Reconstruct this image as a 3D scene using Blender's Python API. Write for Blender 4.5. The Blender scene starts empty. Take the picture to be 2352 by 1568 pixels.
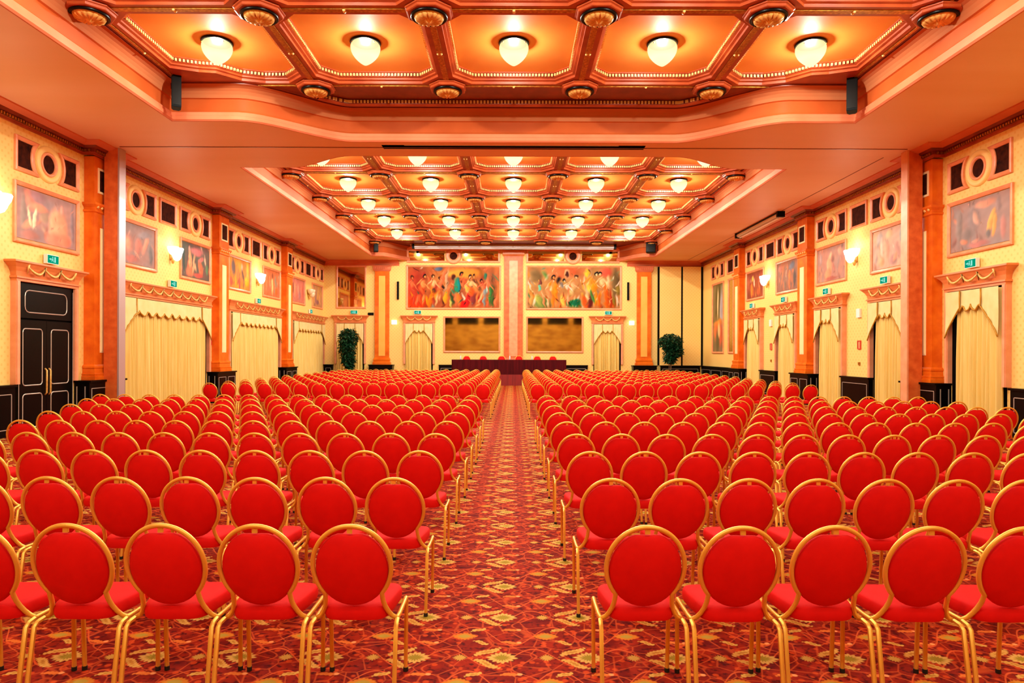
import bpy, bmesh, math, random
import numpy as np
from mathutils import Vector, Matrix
PI = math.pi
C = bpy.context.scene.collection
random.seed(7)

# ------------------------------------------------------------------ measures
F = 1568.0            # focal length in pixels of the 2352 px wide frame
EYE = 1.73
XW = 10.15            # side walls
YB = 36.6             # far wall
YN = -6.0             # near wall, behind the camera
HS = 6.6              # low flat ceiling
HP = 7.57             # coffer panels
PX, PY = 2.8, 3.24    # coffer pitch

def lin(c):
    return tuple((x / 255 / 12.92) if x / 255 <= .04045 else ((x / 255 + .055) / 1.055) ** 2.4 for x in c)

# ------------------------------------------------------------------ materials
class E:
    """a value in a node tree, with arithmetic"""
    nt = None
    def __init__(s, v): s.v = v
    @staticmethod
    def op(o, *a, clamp=False):
        n = E.nt.nodes.new('ShaderNodeMath'); n.operation = o; n.use_clamp = clamp
        for i, x in enumerate(a):
            x = x.v if isinstance(x, E) else x
            if isinstance(x, (int, float)): n.inputs[i].default_value = x
            else: E.nt.links.new(x, n.inputs[i])
        return E(n.outputs[0])
    def __add__(s, o): return E.op('ADD', s, o)
    __radd__ = __add__
    def __sub__(s, o): return E.op('SUBTRACT', s, o)
    def __rsub__(s, o): return E.op('SUBTRACT', o, s)
    def __mul__(s, o): return E.op('MULTIPLY', s, o)
    __rmul__ = __mul__
    def __truediv__(s, o): return E.op('DIVIDE', s, o)
    def abs(s): return E.op('ABSOLUTE', s)
    def sin(s): return E.op('SINE', s)
    def fract(s): return E.op('FRACT', s)
    def floor(s): return E.op('FLOOR', s)
    def lt(s, e, w=.08): return E.op('MULTIPLY_ADD', s, -1.0 / w, e / w + .5, clamp=True)
    def max(s, o): return E.op('MAXIMUM', s, o)
    def min(s, o): return E.op('MINIMUM', s, o)
def hyp(a, b): return E.op('SQRT', a * a + b * b)

def newmat(name):
    m = bpy.data.materials.new(name); m.use_nodes = True
    nt = m.node_tree; b = nt.nodes['Principled BSDF']
    E.nt = nt
    return m, nt, b

def coords(nt, kind='Object'):
    tc = nt.nodes.new('ShaderNodeTexCoord')
    s = nt.nodes.new('ShaderNodeSeparateXYZ'); nt.links.new(tc.outputs[kind], s.inputs[0])
    return tc.outputs[kind], [E(o) for o in s.outputs]

def noise(nt, vec, scale, detail=3, dist=0.0):
    n = nt.nodes.new('ShaderNodeTexNoise'); n.inputs['Scale'].default_value = scale
    n.inputs['Detail'].default_value = detail; n.inputs['Distortion'].default_value = dist
    if vec is not None: nt.links.new(vec, n.inputs['Vector'])
    return E(n.outputs['Fac'])

def mixc(nt, fac, a, b):
    n = nt.nodes.new('ShaderNodeMix'); n.data_type = 'RGBA'
    if isinstance(fac, E): nt.links.new(fac.v, n.inputs[0])
    else: n.inputs[0].default_value = fac
    for k, x in ((6, a), (7, b)):
        if isinstance(x, tuple): n.inputs[k].default_value = (*x, 1)
        else: nt.links.new(x, n.inputs[k])
    return n.outputs[2]

def M(name, rgb, rough=.5, metal=0.0, rgb2=None, scale=6.0, bump=0.0, bscale=60.0, coat=0.0, spec=.5, sheen=0.0, stretch=None, contrast=1.6):
    m, nt, b = newmat(name)
    b.inputs['Roughness'].default_value = rough; b.inputs['Metallic'].default_value = metal
    b.inputs['Specular IOR Level'].default_value = spec
    b.inputs['Coat Weight'].default_value = coat; b.inputs['Coat Roughness'].default_value = .08
    if sheen:
        b.inputs['Sheen Weight'].default_value = sheen; b.inputs['Sheen Tint'].default_value = (*lin(rgb), 1)
    vec, xyz = coords(nt)
    if stretch:
        mp = nt.nodes.new('ShaderNodeMapping'); mp.inputs['Scale'].default_value = stretch
        nt.links.new(vec, mp.inputs[0]); vec = mp.outputs[0]
    if rgb2:
        f = noise(nt, vec, scale, 5)
        f = E.op('MULTIPLY_ADD', f, contrast * 1.6, .5 - contrast * .8, clamp=True)
        nt.links.new(mixc(nt, f, lin(rgb), lin(rgb2)), b.inputs['Base Color'])
    else: b.inputs['Base Color'].default_value = (*lin(rgb), 1)
    if bump:
        bn = nt.nodes.new('ShaderNodeBump'); bn.inputs['Strength'].default_value = bump; bn.inputs['Distance'].default_value = .01
        nt.links.new(noise(nt, vec, bscale, 3).v, bn.inputs['Height']); nt.links.new(bn.outputs[0], b.inputs['Normal'])
    return m

MT = {}
MT['halo'] = M('ochre_ring', (250, 214, 126), .5)
MT['ochre'] = M('ochre_inlay', (252, 196, 92), .35, rgb2=(250, 178, 70), scale=2)
MT['soffit'] = M('salmon_lacquer', (238, 186, 152), .5, rgb2=(232, 174, 128), scale=.5, stretch=(.25, 1.6, 1), spec=.3)
MT['panel'] = M('orange_lacquer', (250, 168, 78), .6, rgb2=(246, 152, 56), scale=.7, spec=.15)
MT['beam'] = M('red_orange_moulding', (182, 80, 36), .35, rgb2=(146, 52, 22), scale=2.5, spec=.5)
MT['beamdark'] = M('mahogany_moulding', (138, 50, 22), .35, rgb2=(104, 30, 12), scale=3, spec=.5)
MT['lip'] = M('pink_lacquer', (222, 130, 92), .5, rgb2=(210, 110, 72), scale=1.2, spec=.06)
MT['fascia'] = M('rust_lacquer', (192, 90, 42), .5, rgb2=(174, 74, 30), scale=1.0, spec=.06)
MT['cove'] = M('pale_salmon_lacquer', (186, 110, 70), .7, rgb2=(178, 98, 58), scale=.8, spec=.06)
MT['dentil'] = M('gilded_dentil', (244, 206, 130), .35, .3)
MT['gold'] = M('old_gold', (214, 158, 62), .35, .75, rgb2=(150, 96, 30), scale=18)
MT['goldpale'] = M('pale_gilding', (240, 200, 112), .42, .25, rgb2=(214, 160, 78), scale=20)
MT['black'] = M('black_lacquer', (7, 5, 5), .3, rgb2=(14, 7, 6), scale=2, spec=.08)
MT['matblack'] = M('black_plastic', (7, 7, 8), .45, spec=.08)
MT['blackring'] = M('black_enamel', (10, 7, 6), .35, spec=.12)
MT['silverline'] = M('silver_moulding', (206, 198, 184), .35, .5)
MT['marble'] = M('orange_marble', (238, 122, 26), .25, rgb2=(212, 88, 12), scale=3.5, spec=.4, contrast=1.4)
MT['marble2'] = M('rust_marble', (226, 114, 50), .4, rgb2=(196, 82, 28), scale=5, spec=.4, contrast=1.6)
MT['cream'] = M('cream_enamel', (255, 240, 190), .2, rgb2=(250, 226, 160), scale=1, spec=.6)
MT['terracotta'] = M('pink_terracotta', (238, 168, 124), .4, rgb2=(226, 148, 100), scale=4)
MT['orange'] = M('orange_paint', (230, 140, 80), .4, rgb2=(218, 124, 64), scale=4)
MT['frame'] = M('salmon_frame', (244, 164, 116), .35, rgb2=(232, 142, 92), scale=5)
MT['grille'] = M('dark_brown_grille', (74, 28, 12), .6, rgb2=(34, 11, 6), scale=9, spec=.03)
MT['red'] = M('red_upholstery', (226, 14, 8), .75, rgb2=(214, 9, 7), scale=9, bump=.12, bscale=700, sheen=.08, spec=.2)
MT['brass'] = M('brass_tube', (248, 196, 84), .36, .5, rgb2=(240, 182, 66), scale=4)
MT['rubber'] = M('rubber_foot', (18, 16, 14), .6)
MT['curtain'] = M('cream_yellow_curtain', (236, 214, 132), .7, rgb2=(226, 196, 106), scale=5, stretch=(3, 3, .2), sheen=.3, spec=.2)
MT['valance'] = M('cream_valance', (240, 222, 158), .7, rgb2=(232, 210, 140), scale=4, sheen=.2, spec=.2)
MT['trim'] = M('gold_cord', (190, 138, 28), .5, .2)
MT['darkgap'] = M('dark_opening', (8, 6, 6), .6, spec=.03)
MT['white'] = M('white_plastic', (238, 236, 228), .4)
MT['silver'] = M('silver_case', (214, 212, 212), .35, .1)
MT['grey'] = M('lilac_grey_metal', (190, 170, 172), .35, .4)
MT['green'] = M('exit_green', (0, 146, 96), .3)
MT['wine'] = M('wine_drape', (86, 9, 16), .7, rgb2=(60, 4, 10), scale=4, stretch=(4, 4, .2), spec=.1)
MT['winered'] = M('red_stage_skirt', (142, 22, 14), .7, rgb2=(112, 12, 10), scale=4, stretch=(4, 4, .2), sheen=.2)
MT['leaf'] = M('ficus_leaf', (24, 84, 46), .4, rgb2=(8, 40, 26), scale=9)
MT['bark'] = M('ficus_bark', (104, 80, 56), .8)
MT['bluewhite'] = M('water_bottle', (220, 230, 235), .2)
MT['redsign'] = M('red_sign', (206, 60, 44), .4)
MT['mirror'] = M('bronze_mirror', (206, 172, 104), .04, 1.0)
MT['stage'] = M('stage_carpet', (120, 30, 24), .9)

def add_emission(name, rgb, strength, transp=0.0):
    m, nt, b = newmat(name)
    nt.nodes.remove(b)
    out = [n for n in nt.nodes if n.type == 'OUTPUT_MATERIAL'][0]
    e = nt.nodes.new('ShaderNodeEmission'); e.inputs[0].default_value = (*rgb, 1); e.inputs[1].default_value = strength
    if transp:
        t = nt.nodes.new('ShaderNodeBsdfTransparent'); mx = nt.nodes.new('ShaderNodeMixShader')
        mx.inputs[0].default_value = 1 - transp
        nt.links.new(t.outputs[0], mx.inputs[1]); nt.links.new(e.outputs[0], mx.inputs[2]); nt.links.new(mx.outputs[0], out.inputs[0])
    else: nt.links.new(e.outputs[0], out.inputs[0])
    m.cycles.emission_sampling = 'NONE'
    return m
def lampglass():
    m = add_emission('frosted_lamp_glass', (1, 1, 1), 1.25, .3); nt = m.node_tree; E.nt = nt
    e = [n for n in nt.nodes if n.type == 'EMISSION'][0]
    vec, (x, y, z) = coords(nt)
    f = E.op('MULTIPLY_ADD', (z + .3).abs(), -3.4, 1.0, clamp=True)
    nt.links.new(mixc(nt, f, (1.0, .78, .26), (1.0, .97, .62)), e.inputs[0])
    return m
MT['lamp'] = lampglass()
MT['sconceglass'] = add_emission('sconce_glass', (1.0, .95, .82), 2.2, .25)
MT['sconceoff'] = M('unlit_sconce_glass', (232, 214, 176), .3)
MT['signlit'] = add_emission('lit_exit_face', (0.0, .34, .19), .9)
MT['signwhite'] = add_emission('lit_exit_mark', (.35, .9, .75), .9)

def wallpaper():
    m, nt, b = newmat('yellow_damask_wallpaper')
    vec, (x, y, z) = coords(nt)
    s = .17
    u = (x + y) / s; v = z / s
    a = ((u + v).fract() - .5).abs(); c = ((u - v).fract() - .5).abs()
    d = a + c
    mk = d.lt(.28, .1)
    n = noise(nt, vec, .8, 4)
    base = mixc(nt, n, lin((244, 208, 116)), lin((246, 216, 132)))
    nt.links.new(mixc(nt, mk * .55, base, lin((232, 186, 88))), b.inputs['Base Color'])
    b.inputs['Roughness'].default_value = .55; b.inputs['Specular IOR Level'].default_value = .3
    return m
MT['wall'] = wallpaper()

def carpet():
    m, nt, b = newmat('floral_carpet')
    vec, (x, y, z) = coords(nt)
    W, H = .492, .585
    def wrap(e, o, p): return ((e - o) / p + .5).fract() * p - p / 2
    def at(cx, cy): return wrap(x, -.057 + cx, W), wrap(y, 3.864 + cy, H)
    def leaf(cx, cy, ang, hl, hw):
        px, py = at(cx, cy); ca, sa = math.cos(ang), math.sin(ang)
        p = px * ca + py * sa; q = py * ca - px * sa
        q = q + (p * (PI / hl)).sin() * (hw * .35)
        j = (p * 260.0).sin() * .12
        return hyp(p / hl, q / hw) + j
    def dia(cx, cy, rx, ry, jag=.12):
        px, py = at(cx, cy)
        ang = E.op('ARCTAN2', py, px)
        return hyp(px / rx, py / ry) * .55 + (px.abs() / rx + py.abs() / ry) * .45 + (ang * 14.0).sin() * jag
    nb = noise(nt, vec, 7, 3); nf = noise(nt, vec, 26, 2)
    col = mixc(nt, E.op('MULTIPLY_ADD', nb, 3.0, -1.0, clamp=True), lin((106, 8, 4)), lin((164, 38, 8)))
    col = mixc(nt, E.op('MULTIPLY_ADD', nf, 7.0, -3.6, clamp=True), col, lin((82, 4, 4)))
    # orange petals and vines
    vo = nt.nodes.new('ShaderNodeTexVoronoi'); vo.inputs['Scale'].default_value = 15
    mp = nt.nodes.new('ShaderNodeMapping'); nt.links.new(vec, mp.inputs[0]); nt.links.new(mp.outputs[0], vo.inputs['Vector'])
    col = mixc(nt, E(vo.outputs['Distance']).lt(.26, .1) * .75, col, lin((214, 74, 22)))
    px, py = at(0, 0)
    wv = (x * (2 * PI / W)).sin() * .1 + (y * (2 * PI / H)).sin() * .04
    for k, (ph, amp) in enumerate(((0.0, .11), (.5, -.13))):
        q = wrap(y, 3.864 + ph * H, H)
        d = (q - (x * (2 * PI / W) + ph * 3).sin() * amp).abs()
        col = mixc(nt, d.lt(.007, .006) * .8, col, lin((224, 96, 44)))
    q = wrap(x, .07, W); d = (q - (y * (4 * PI / H)).sin() * .07).abs()
    col = mixc(nt, d.lt(.006, .006) * .7, col, lin((214, 90, 40)))
    ve = nt.nodes.new('ShaderNodeTexVoronoi'); ve.feature = 'DISTANCE_TO_EDGE'; ve.inputs['Scale'].default_value = 7.5
    nt.links.new(vec, ve.inputs['Vector'])
    col = mixc(nt, E(ve.outputs['Distance']).lt(.03, .03) * .55, col, lin((216, 88, 38)))
    for cx, cy, ang, hl, hw in ((.05, -.2, .15, .055, .017), (.05, .2, -.15, .055, .017)):
        col = mixc(nt, leaf(cx, cy, ang, hl, hw).lt(1, .25), col, lin((224, 118, 46)))
    for sx in (-1, 1):
        pa, pb = at(.1, .2 * sx)
        col = mixc(nt, hyp(pa, pb).lt(.014, .006), col, lin((248, 160, 96)))
    # ochre leaves
    for cx, cy, ang, hl, hw in ((-.085, .075, .62, .09, .024), (-.085, -.075, -.62, .09, .024), (-.125, .2, -.5, .05, .018), (-.15, -.2, .5, .05, .018)):
        d = leaf(cx, cy, ang, hl, hw)
        col = mixc(nt, d.lt(1, .2), col, lin((216, 164, 76)))
        col = mixc(nt, d.lt(.4, .2) * .7, col, lin((180, 116, 32)))
    d = dia(-.23, .29, .075, .05, .07)
    col = mixc(nt, d.lt(1, .15), col, lin((208, 122, 32)))
    col = mixc(nt, d.lt(.55, .15), col, lin((178, 146, 52)))
    d = dia(-.238, 0, .036, .036, .2)
    col = mixc(nt, d.lt(1, .3), col, lin((202, 156, 68)))
    d = dia(0, 0, .084, .068)
    col = mixc(nt, d.lt(1, .15), col, lin((216, 172, 86)))
    col = mixc(nt, d.lt(.55, .15), col, lin((160, 134, 38)))
    nt.links.new(col, b.inputs['Base Color'])
    b.inputs['Roughness'].default_value = .9; b.inputs['Specular IOR Level'].default_value = .15
    return m
MT['carpet'] = carpet()

def paintmat():
    m, nt, b = newmat('painted_canvas')
    a = nt.nodes.new('ShaderNodeAttribute'); a.attribute_name = 'paint'
    nt.links.new(a.outputs['Color'], b.inputs['Base Color'])
    b.inputs['Roughness'].default_value = .6; b.inputs['Specular IOR Level'].default_value = .12
    return m
MT['canvas'] = paintmat()

# ------------------------------------------------------------------ mesh builder
class MB:
    def __init__(s, f=None): s.v, s.f, s.m, s.fn = [], [], [], f
    def add(s, vs, fs, mat=0):
        o = len(s.v)
        s.v += [tuple(s.fn(*p)) if s.fn else tuple(p) for p in vs]
        s.f += [tuple(i + o for i in f) for f in fs]; s.m += [mat] * len(fs)
        return s
    def box(s, x0, x1, y0, y1, z0, z1, mat=0):
        return s.add([(x0, y0, z0), (x1, y0, z0), (x1, y1, z0), (x0, y1, z0), (x0, y0, z1), (x1, y0, z1), (x1, y1, z1), (x0, y1, z1)],
                     [(0, 3, 2, 1), (4, 5, 6, 7), (0, 1, 5, 4), (1, 2, 6, 5), (2, 3, 7, 6), (3, 0, 4, 7)], mat)
    def loft(s, rings, mat=0, closed=True, cap=(True, True)):
        n = len(rings[0]); vs = [p for r in rings for p in r]; fs = []
        for i in range(len(rings) - 1):
            for j in range(n if closed else n - 1):
                k = (j + 1) % n
                fs.append((i * n + j, i * n + k, (i + 1) * n + k, (i + 1) * n + j))
        if closed and cap[0]: fs.append(tuple(range(n - 1, -1, -1)))
        if closed and cap[1]: fs.append(tuple((len(rings) - 1) * n + j for j in range(n)))
        return s.add(vs, fs, mat)
    def tube(s, pts, r, n=8, mat=0, closed=False):
        P = [Vector(p) for p in pts]; rings = []; up = None
        for i, p in enumerate(P):
            a = P[i - 1] if (i or closed) else p
            b = P[(i + 1) % len(P)] if (i < len(P) - 1 or closed) else p
            t = (b - a).normalized()
            if up is None: up = Vector((0, 0, 1)) if abs(t.z) < .9 else Vector((1, 0, 0))
            e = t.cross(up).normalized(); up = e.cross(t).normalized()
            rr = r[i] if isinstance(r, (list, tuple)) else r
            rings.append([tuple(p + e * math.cos(2 * PI * k / n + PI / n) * rr + up * math.sin(2 * PI * k / n + PI / n) * rr) for k in range(n)])
        if closed: rings.append(rings[0])
        return s.loft(rings, mat, True, (not closed, not closed))
    def lathe(s, prof, n=24, c=(0, 0, 0), mat=0, cap=(True, True)):
        return s.loft([[(c[0] + r * math.cos(2 * PI * k / n), c[1] + r * math.sin(2 * PI * k / n), c[2] + z) for k in range(n)] for r, z in prof], mat, True, cap)
    def sweep(s, path, prof, mats=0, closed=False, mp=None):
        """profile of (offset to the left of the path, height) along a 2-D path with mitred corners"""
        P = [Vector(p) for p in path]; n = len(P); rows = []
        for i in range(n):
            a = P[i - 1] if (i or closed) else None
            b = P[(i + 1) % n] if (i < n - 1 or closed) else None
            d1 = (P[i] - a).normalized() if a is not None else None
            d2 = (b - P[i]).normalized() if b is not None else None
            d1 = d1 or d2; d2 = d2 or d1
            n1 = Vector((-d1.y, d1.x)); n2 = Vector((-d2.y, d2.x))
            m = (n1 + n2); m = m.normalized() if m.length > 1e-6 else n1
            k = 1 / max(m.dot(n1), .35)
            rows.append([((P[i] + m * (o * k)).x, (P[i] + m * (o * k)).y, h) for o, h in prof])
        if closed: rows.append(rows[0])
        mp = mp or (lambda x, y, h: (x, y, h))
        for j in range(len(prof) - 1):
            vs = []; fs = []
            for i, r in enumerate(rows):
                vs += [mp(*r[j]), mp(*r[j + 1])]
                if i: fs.append((2 * i - 2, 2 * i, 2 * i + 1, 2 * i - 1))
            s.add(vs, fs, mats[j] if isinstance(mats, (list, tuple)) else mats)
        return s
    def poly(s, pts, mat=0): return s.add(pts, [tuple(range(len(pts)))], mat)
    def prism(s, pts, h0, h1, mat=0, mp=None):
        mp = mp or (lambda x, y, h: (x, y, h))
        return s.loft([[mp(x, y, h0) for x, y in pts], [mp(x, y, h1) for x, y in pts]], mat)
    def data(s, name, mats, smooth=False, angle=None):
        me = bpy.data.meshes.new(name); me.from_pydata(s.v, [], s.f)
        for m in mats: me.materials.append(MT[m] if isinstance(m, str) else m)
        me.polygons.foreach_set('material_index', s.m)
        bm = bmesh.new(); bm.from_mesh(me); bmesh.ops.recalc_face_normals(bm, faces=bm.faces); bm.to_mesh(me); bm.free()
        if smooth: me.polygons.foreach_set('use_smooth', [True] * len(me.polygons))
        if smooth and angle: me.set_sharp_from_angle(angle=angle)
        me.update(); return me
    def build(s, name, mats, parent=None, smooth=False, angle=None, loc=None):
        if not isinstance(mats, (list, tuple)): mats = [mats]
        o = bpy.data.objects.new(name, s.data(name, mats, smooth, angle)); C.objects.link(o)
        if parent: o.parent = parent
        if loc: o.location = loc
        return o

def tag(o, label, cat, group=None, kind=None):
    o['label'] = label; o['category'] = cat
    if group: o['group'] = group
    if kind: o['kind'] = kind
    return o
def thing(name, label, cat, loc=(0, 0, 0), group=None, rz=0):
    o = bpy.data.objects.new(name, None); C.objects.link(o); o.location = loc; o.rotation_euler = (0, 0, rz); o.empty_display_size = .1
    return tag(o, label, cat, group)
def struct(o, label=None, cat=None):
    o['kind'] = 'structure'
    if label: o['label'] = label
    if cat: o['category'] = cat
    return o
KIDS = {}
def children(o): return KIDS.setdefault(o.name, [c for c in bpy.data.objects if c.parent == o])
def dup(root, loc, label, group=None, rz=None):
    r = root.copy(); C.objects.link(r); r.location = loc; r['label'] = label
    if rz is not None: r.rotation_euler = (0, 0, rz)
    if group: r['group'] = group
    for ch in children(root):
        c = ch.copy(); C.objects.link(c); c.parent = r
        for g in children(ch):
            d = g.copy(); C.objects.link(d); d.parent = c
    return r

ORD = 'first second third fourth fifth sixth seventh eighth ninth tenth eleventh twelfth thirteenth fourteenth fifteenth sixteenth seventeenth eighteenth nineteenth twentieth'.split()

def rel(o, base):
    """shift an object's mesh so that it is relative to its parent's location"""
    o.data.transform(Matrix.Translation(-Vector(base)))

# wall frames: (t along the wall, d out from it, z)
def FL(t, d, z): return (-XW + d, t, z)
def FR(t, d, z): return (XW - d, t, z)
def FB(t, d, z): return (t, YB - d, z)
WALLF = {'left': FL, 'right': FR, 'far': FB}
EXPOSURE = 0.12
# ------------------------------------------------------------------ room shell
floor = MB().box(-XW - .2, XW + .2, YN, YB + .2, -.1, 0).build('floor', 'carpet'); struct(floor, 'red and ochre floral patterned carpet covering the whole hall floor', 'floor')
struct(MB().box(-XW - .2, -XW, YN, YB + .2, 0, HS + .2).build('wall_left', 'wall'), 'long left wall in yellow patterned wallpaper', 'wall')
struct(MB().box(XW, XW + .2, YN, YB + .2, 0, HS + .2).build('wall_right', 'wall'), 'long right wall in yellow patterned wallpaper', 'wall')
struct(MB().box(-XW, XW, YB, YB + .2, 0, 8.1).build('wall_far', 'wall'), 'far end wall in yellow patterned wallpaper behind the stage', 'wall')
nw = MB().box(-XW, XW, YN - .2, YN, 0, 8.1).build('wall_near', M('ochre_panelling', (244, 200, 96), .5, rgb2=(176, 122, 44), scale=1.1, stretch=(1, 1, 3), contrast=1.8)); struct(nw, 'ochre wall behind the camera', 'wall')
for i, x in enumerate((-8.2, -5.2, -2.2, 2.2, 5.2, 8.2)):
    wn = MB().box(x - 1.2, x + 1.2, YN, YN + .05, 4.9, 6.3).build('window_%d' % (i + 1), 'black'); struct(wn, 'dark window high on the wall behind the camera', 'window')

def smooth(e0, e1, x):
    t = min(max((x - e0) / (e1 - e0), 0), 1); return t * t * (3 - 2 * t)
def front_edge(x): return 15.9 - 1.4 * smooth(3.7, 5.9, abs(x))
def back_edge(x): return 17.0 + 1.1 * smooth(4.0, 5.95, abs(x))
def far_edge(x): return YB - 1.7 * smooth(5.55, 6.75, abs(x))
XO = 7.26
OX = sorted(set([-XO, XO, -3.12, 3.12] + [round(s * (3.6 + .15 * i), 3) for i in range(17) for s in (-1, 1)] + [0, 6.9, -6.9, 6.2, -6.2, 6.5, -6.5, 6.65, -6.65]))
# flat salmon ceiling with two openings and a slot for the projection screen
m = MB()
m.box(-XW, -XO, YN, YB, HS, HS + .05).box(XO, XW, YN, YB, HS, HS + .05)
for a, b in zip(OX, OX[1:]):
    fa, fb, ba, bb = front_edge(a), front_edge(b), back_edge(a), back_edge(b)
    if -3.13 < a and b < 3.13:
        m.add([(a, fa, HS), (b, fb, HS), (b, 16.1, HS), (a, 16.1, HS)], [(0, 1, 2, 3)]); m.add([(a, 16.42, HS), (b, 16.42, HS), (b, bb, HS), (a, ba, HS)], [(0, 1, 2, 3)])
    else: m.add([(a, fa, HS), (b, fb, HS), (b, bb, HS), (a, ba, HS)], [(0, 1, 2, 3)])
    ea, eb = far_edge(a), far_edge(b)
    if ea < YB - .01 or eb < YB - .01: m.add([(a, ea, HS), (b, eb, HS), (b, YB, HS), (a, YB, HS)], [(0, 1, 2, 3)])
struct(m.build('ceiling', 'soffit'), 'glossy salmon flat ceiling around two coffered openings', 'ceiling')
TR = [0]
def trim(mb, mats, label=None, cat='moulding', **k):
    TR[0] += 1
    return struct(mb.build('trim_%d' % TR[0], mats, **k), label, cat)
# the dark seam of the folding partition's track
trim(MB().box(-9.4, 9.4, 16.28, 16.31, HS - .012, HS - .001), 'beamdark', 'thin dark partition track across the flat ceiling', 'track')
trim(MB().box(XW - .95, XW - .93, 17, 36, HS - .008, HS - .001), 'beamdark', 'thin dark seam along the flat ceiling on the right', 'seam')

PROF = [(0, 6.6), (-.03, 6.6), (-.06, 6.63), (-.06, 6.70), (-.02, 6.72), (-.02, 6.79), (.02, 6.81), (.05, 6.85), (.05, 7.09), (.02, 7.11), (.01, 7.18), (-.02, 7.24), (-.07, 7.29), (-.13, 7.315), (-.2, 7.33), (-.2, 7.35), (-.26, 7.37)]
PM = [0, 0, 0, 0, 0, 0, 1, 1, 1, 2, 2, 2, 2, 2, 3, 3]
pf = [(-XO, YN)] + [(x, front_edge(x)) for x in OX if abs(x) > 3.5 or x == 0] + [(XO, YN)]
trim(MB().sweep(pf, PROF, PM), ['lip', 'fascia', 'cove', 'beamdark'], 'stepped salmon cove with wavy far edge framing the near coffered ceiling', 'cove', smooth=True, angle=.5)
pb = [(x, far_edge(x)) for x in reversed(OX) if x < -5.4][::-1]
far_l = [(x, far_edge(x)) for x in OX if x <= -5.5]
pb = [(-x, y) for x, y in reversed(far_l)] + [(x, back_edge(x)) for x in reversed(OX) if abs(x) > 3.9 or x == 0] + far_l
trim(MB().sweep(pb, PROF, PM), ['lip', 'fascia', 'cove', 'beamdark'], 'stepped salmon cove framing the far coffered ceiling', 'cove', smooth=True, angle=.5)

# ---- coffers
def coffer_poly(kind=0):
    a, b, c = 1.13, 1.35, .3
    p = [(-a, -b + c), (-a + c, -b), (a - c, -b), (a, -b + c), (a, b - c), (a - c, b), (-a + c, b), (-a, b - c)]
    if kind:   # outer coffer beside the wavy edge: its far side bends towards the camera
        q = [(-a, -b + c), (-a + c, -b), (a - c, -b), (a, -b + c), (a, b - .72), (a - .4, b - .56), (a - .75, b - .5), (.0, b - .12), (-.4, b), (-a + c, b), (-a, b - c)]
        p = q if kind > 0 else [(-x, y) for x, y in reversed(q)]
    return p
def coffer_mesh(kind=0):
    p = coffer_poly(kind); m = MB()
    pr = [(0, 7.57), (0, 7.545), (-.03, 7.535), (-.03, 7.47), (-.07, 7.455), (-.07, 7.425), (-.12, 7.41), (-.12, 7.36)]
    m.poly([(x, y, HP) for x, y in p], 0)
    m.sweep(p, pr, [1, 1, 2, 1, 1, 1, 1], closed=True)
    n = len(p)
    for i in range(n):
        A = Vector(p[i]); B = Vector(p[(i + 1) % n]); L = (B - A).length; d = (B - A) / L; nr = Vector((-d.y, d.x))
        k = max(int(L / .066), 1)
        for j in range(k):
            c = A + d * (L * (j + .5) / k)
            q = [c - d * .018 - nr * .03, c + d * .018 - nr * .03, c + d * .018 + nr * .004, c - d * .018 + nr * .004]
            m.prism([tuple(v) for v in q], 7.475, 7.528, 3)
    # beam undersides out to the cell's border
    hx, hy = PX / 2, PY / 2
    o = []
    for i in range(n):
        P, A, B = Vector(p[i]), Vector(p[i - 1]), Vector(p[(i + 1) % n])
        d1 = (P - A).normalized(); d2 = (B - P).normalized()
        n1 = Vector((d1.y, -d1.x)); n2 = Vector((d2.y, -d2.x)); mm = (n1 + n2).normalized()
        o.append(P + mm * (.12 / max(mm.dot(n1), .35)))
    def border(v):
        s = max(abs(v.x) / hx, abs(v.y) / hy); return (v.x / s, v.y / s)
    cor = {(1, 1): (hx, hy), (1, -1): (hx, -hy), (-1, 1): (-hx, hy), (-1, -1): (-hx, -hy)}
    for i in range(n):
        A, B = o[i], o[(i + 1) % n]; a, b = border(A), border(B)
        pts = [tuple(A), tuple(B), b]
        if abs(a[0] - b[0]) > 1e-6 and abs(a[1] - b[1]) > 1e-6:
            pts.append((hx * (1 if a[0] + b[0] > 0 else -1), hy * (1 if a[1] + b[1] > 0 else -1)))
        pts.append(a)
        m.poly([(x, y, 7.36) for x, y in pts], 1)
    w = .055
    for s in (-1, 1):
        m.box(min(s * hx, s * (hx - w)), max(s * hx, s * (hx - w)), -hy + .34, hy - .34, 7.345, 7.36, 4)
        m.box(-hx + .34, hx - .34, min(s * hy, s * (hy - w)), max(s * hy, s * (hy - w)), 7.345, 7.36, 4)
        m.lathe([(.028, 7.345), (.02, 7.325), (.001, 7.315)], 8, (s * (hx - .028), 0, 0), 3); m.lathe([(.028, 7.345), (.02, 7.325), (.001, 7.315)], 8, (0, s * (hy - .028), 0), 3)
    return m.data('coffer', ['panel', 'beam', 'beamdark', 'dentil', 'gold'])
CM = {k: coffer_mesh(k) for k in (0, 1, -1)}
FR_Y = [12.88 - PY * i for i in range(6)]       # near coffers
BK_Y = [19.88 + PY * i for i in range(5)]       # far coffers
for ys, nm in ((FR_Y, 'near'), (BK_Y, 'far')):
    for iy, y in enumerate(ys):
        for ix in range(5):
            k = (1 if ix == 4 else -1 if ix == 0 else 0) if (nm == 'near' and iy == 0) else 0
            TR[0] += 1
            o = bpy.data.objects.new('trim_%d' % TR[0], CM[k]); C.objects.link(o); o.location = ((ix - 2) * PX, y, 0)
            struct(o, 'orange ceiling coffer with red dentil frame, %s opening, %s row, %s from left' % (nm, ORD[iy], ORD[ix]), 'coffer')
m = MB()
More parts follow.
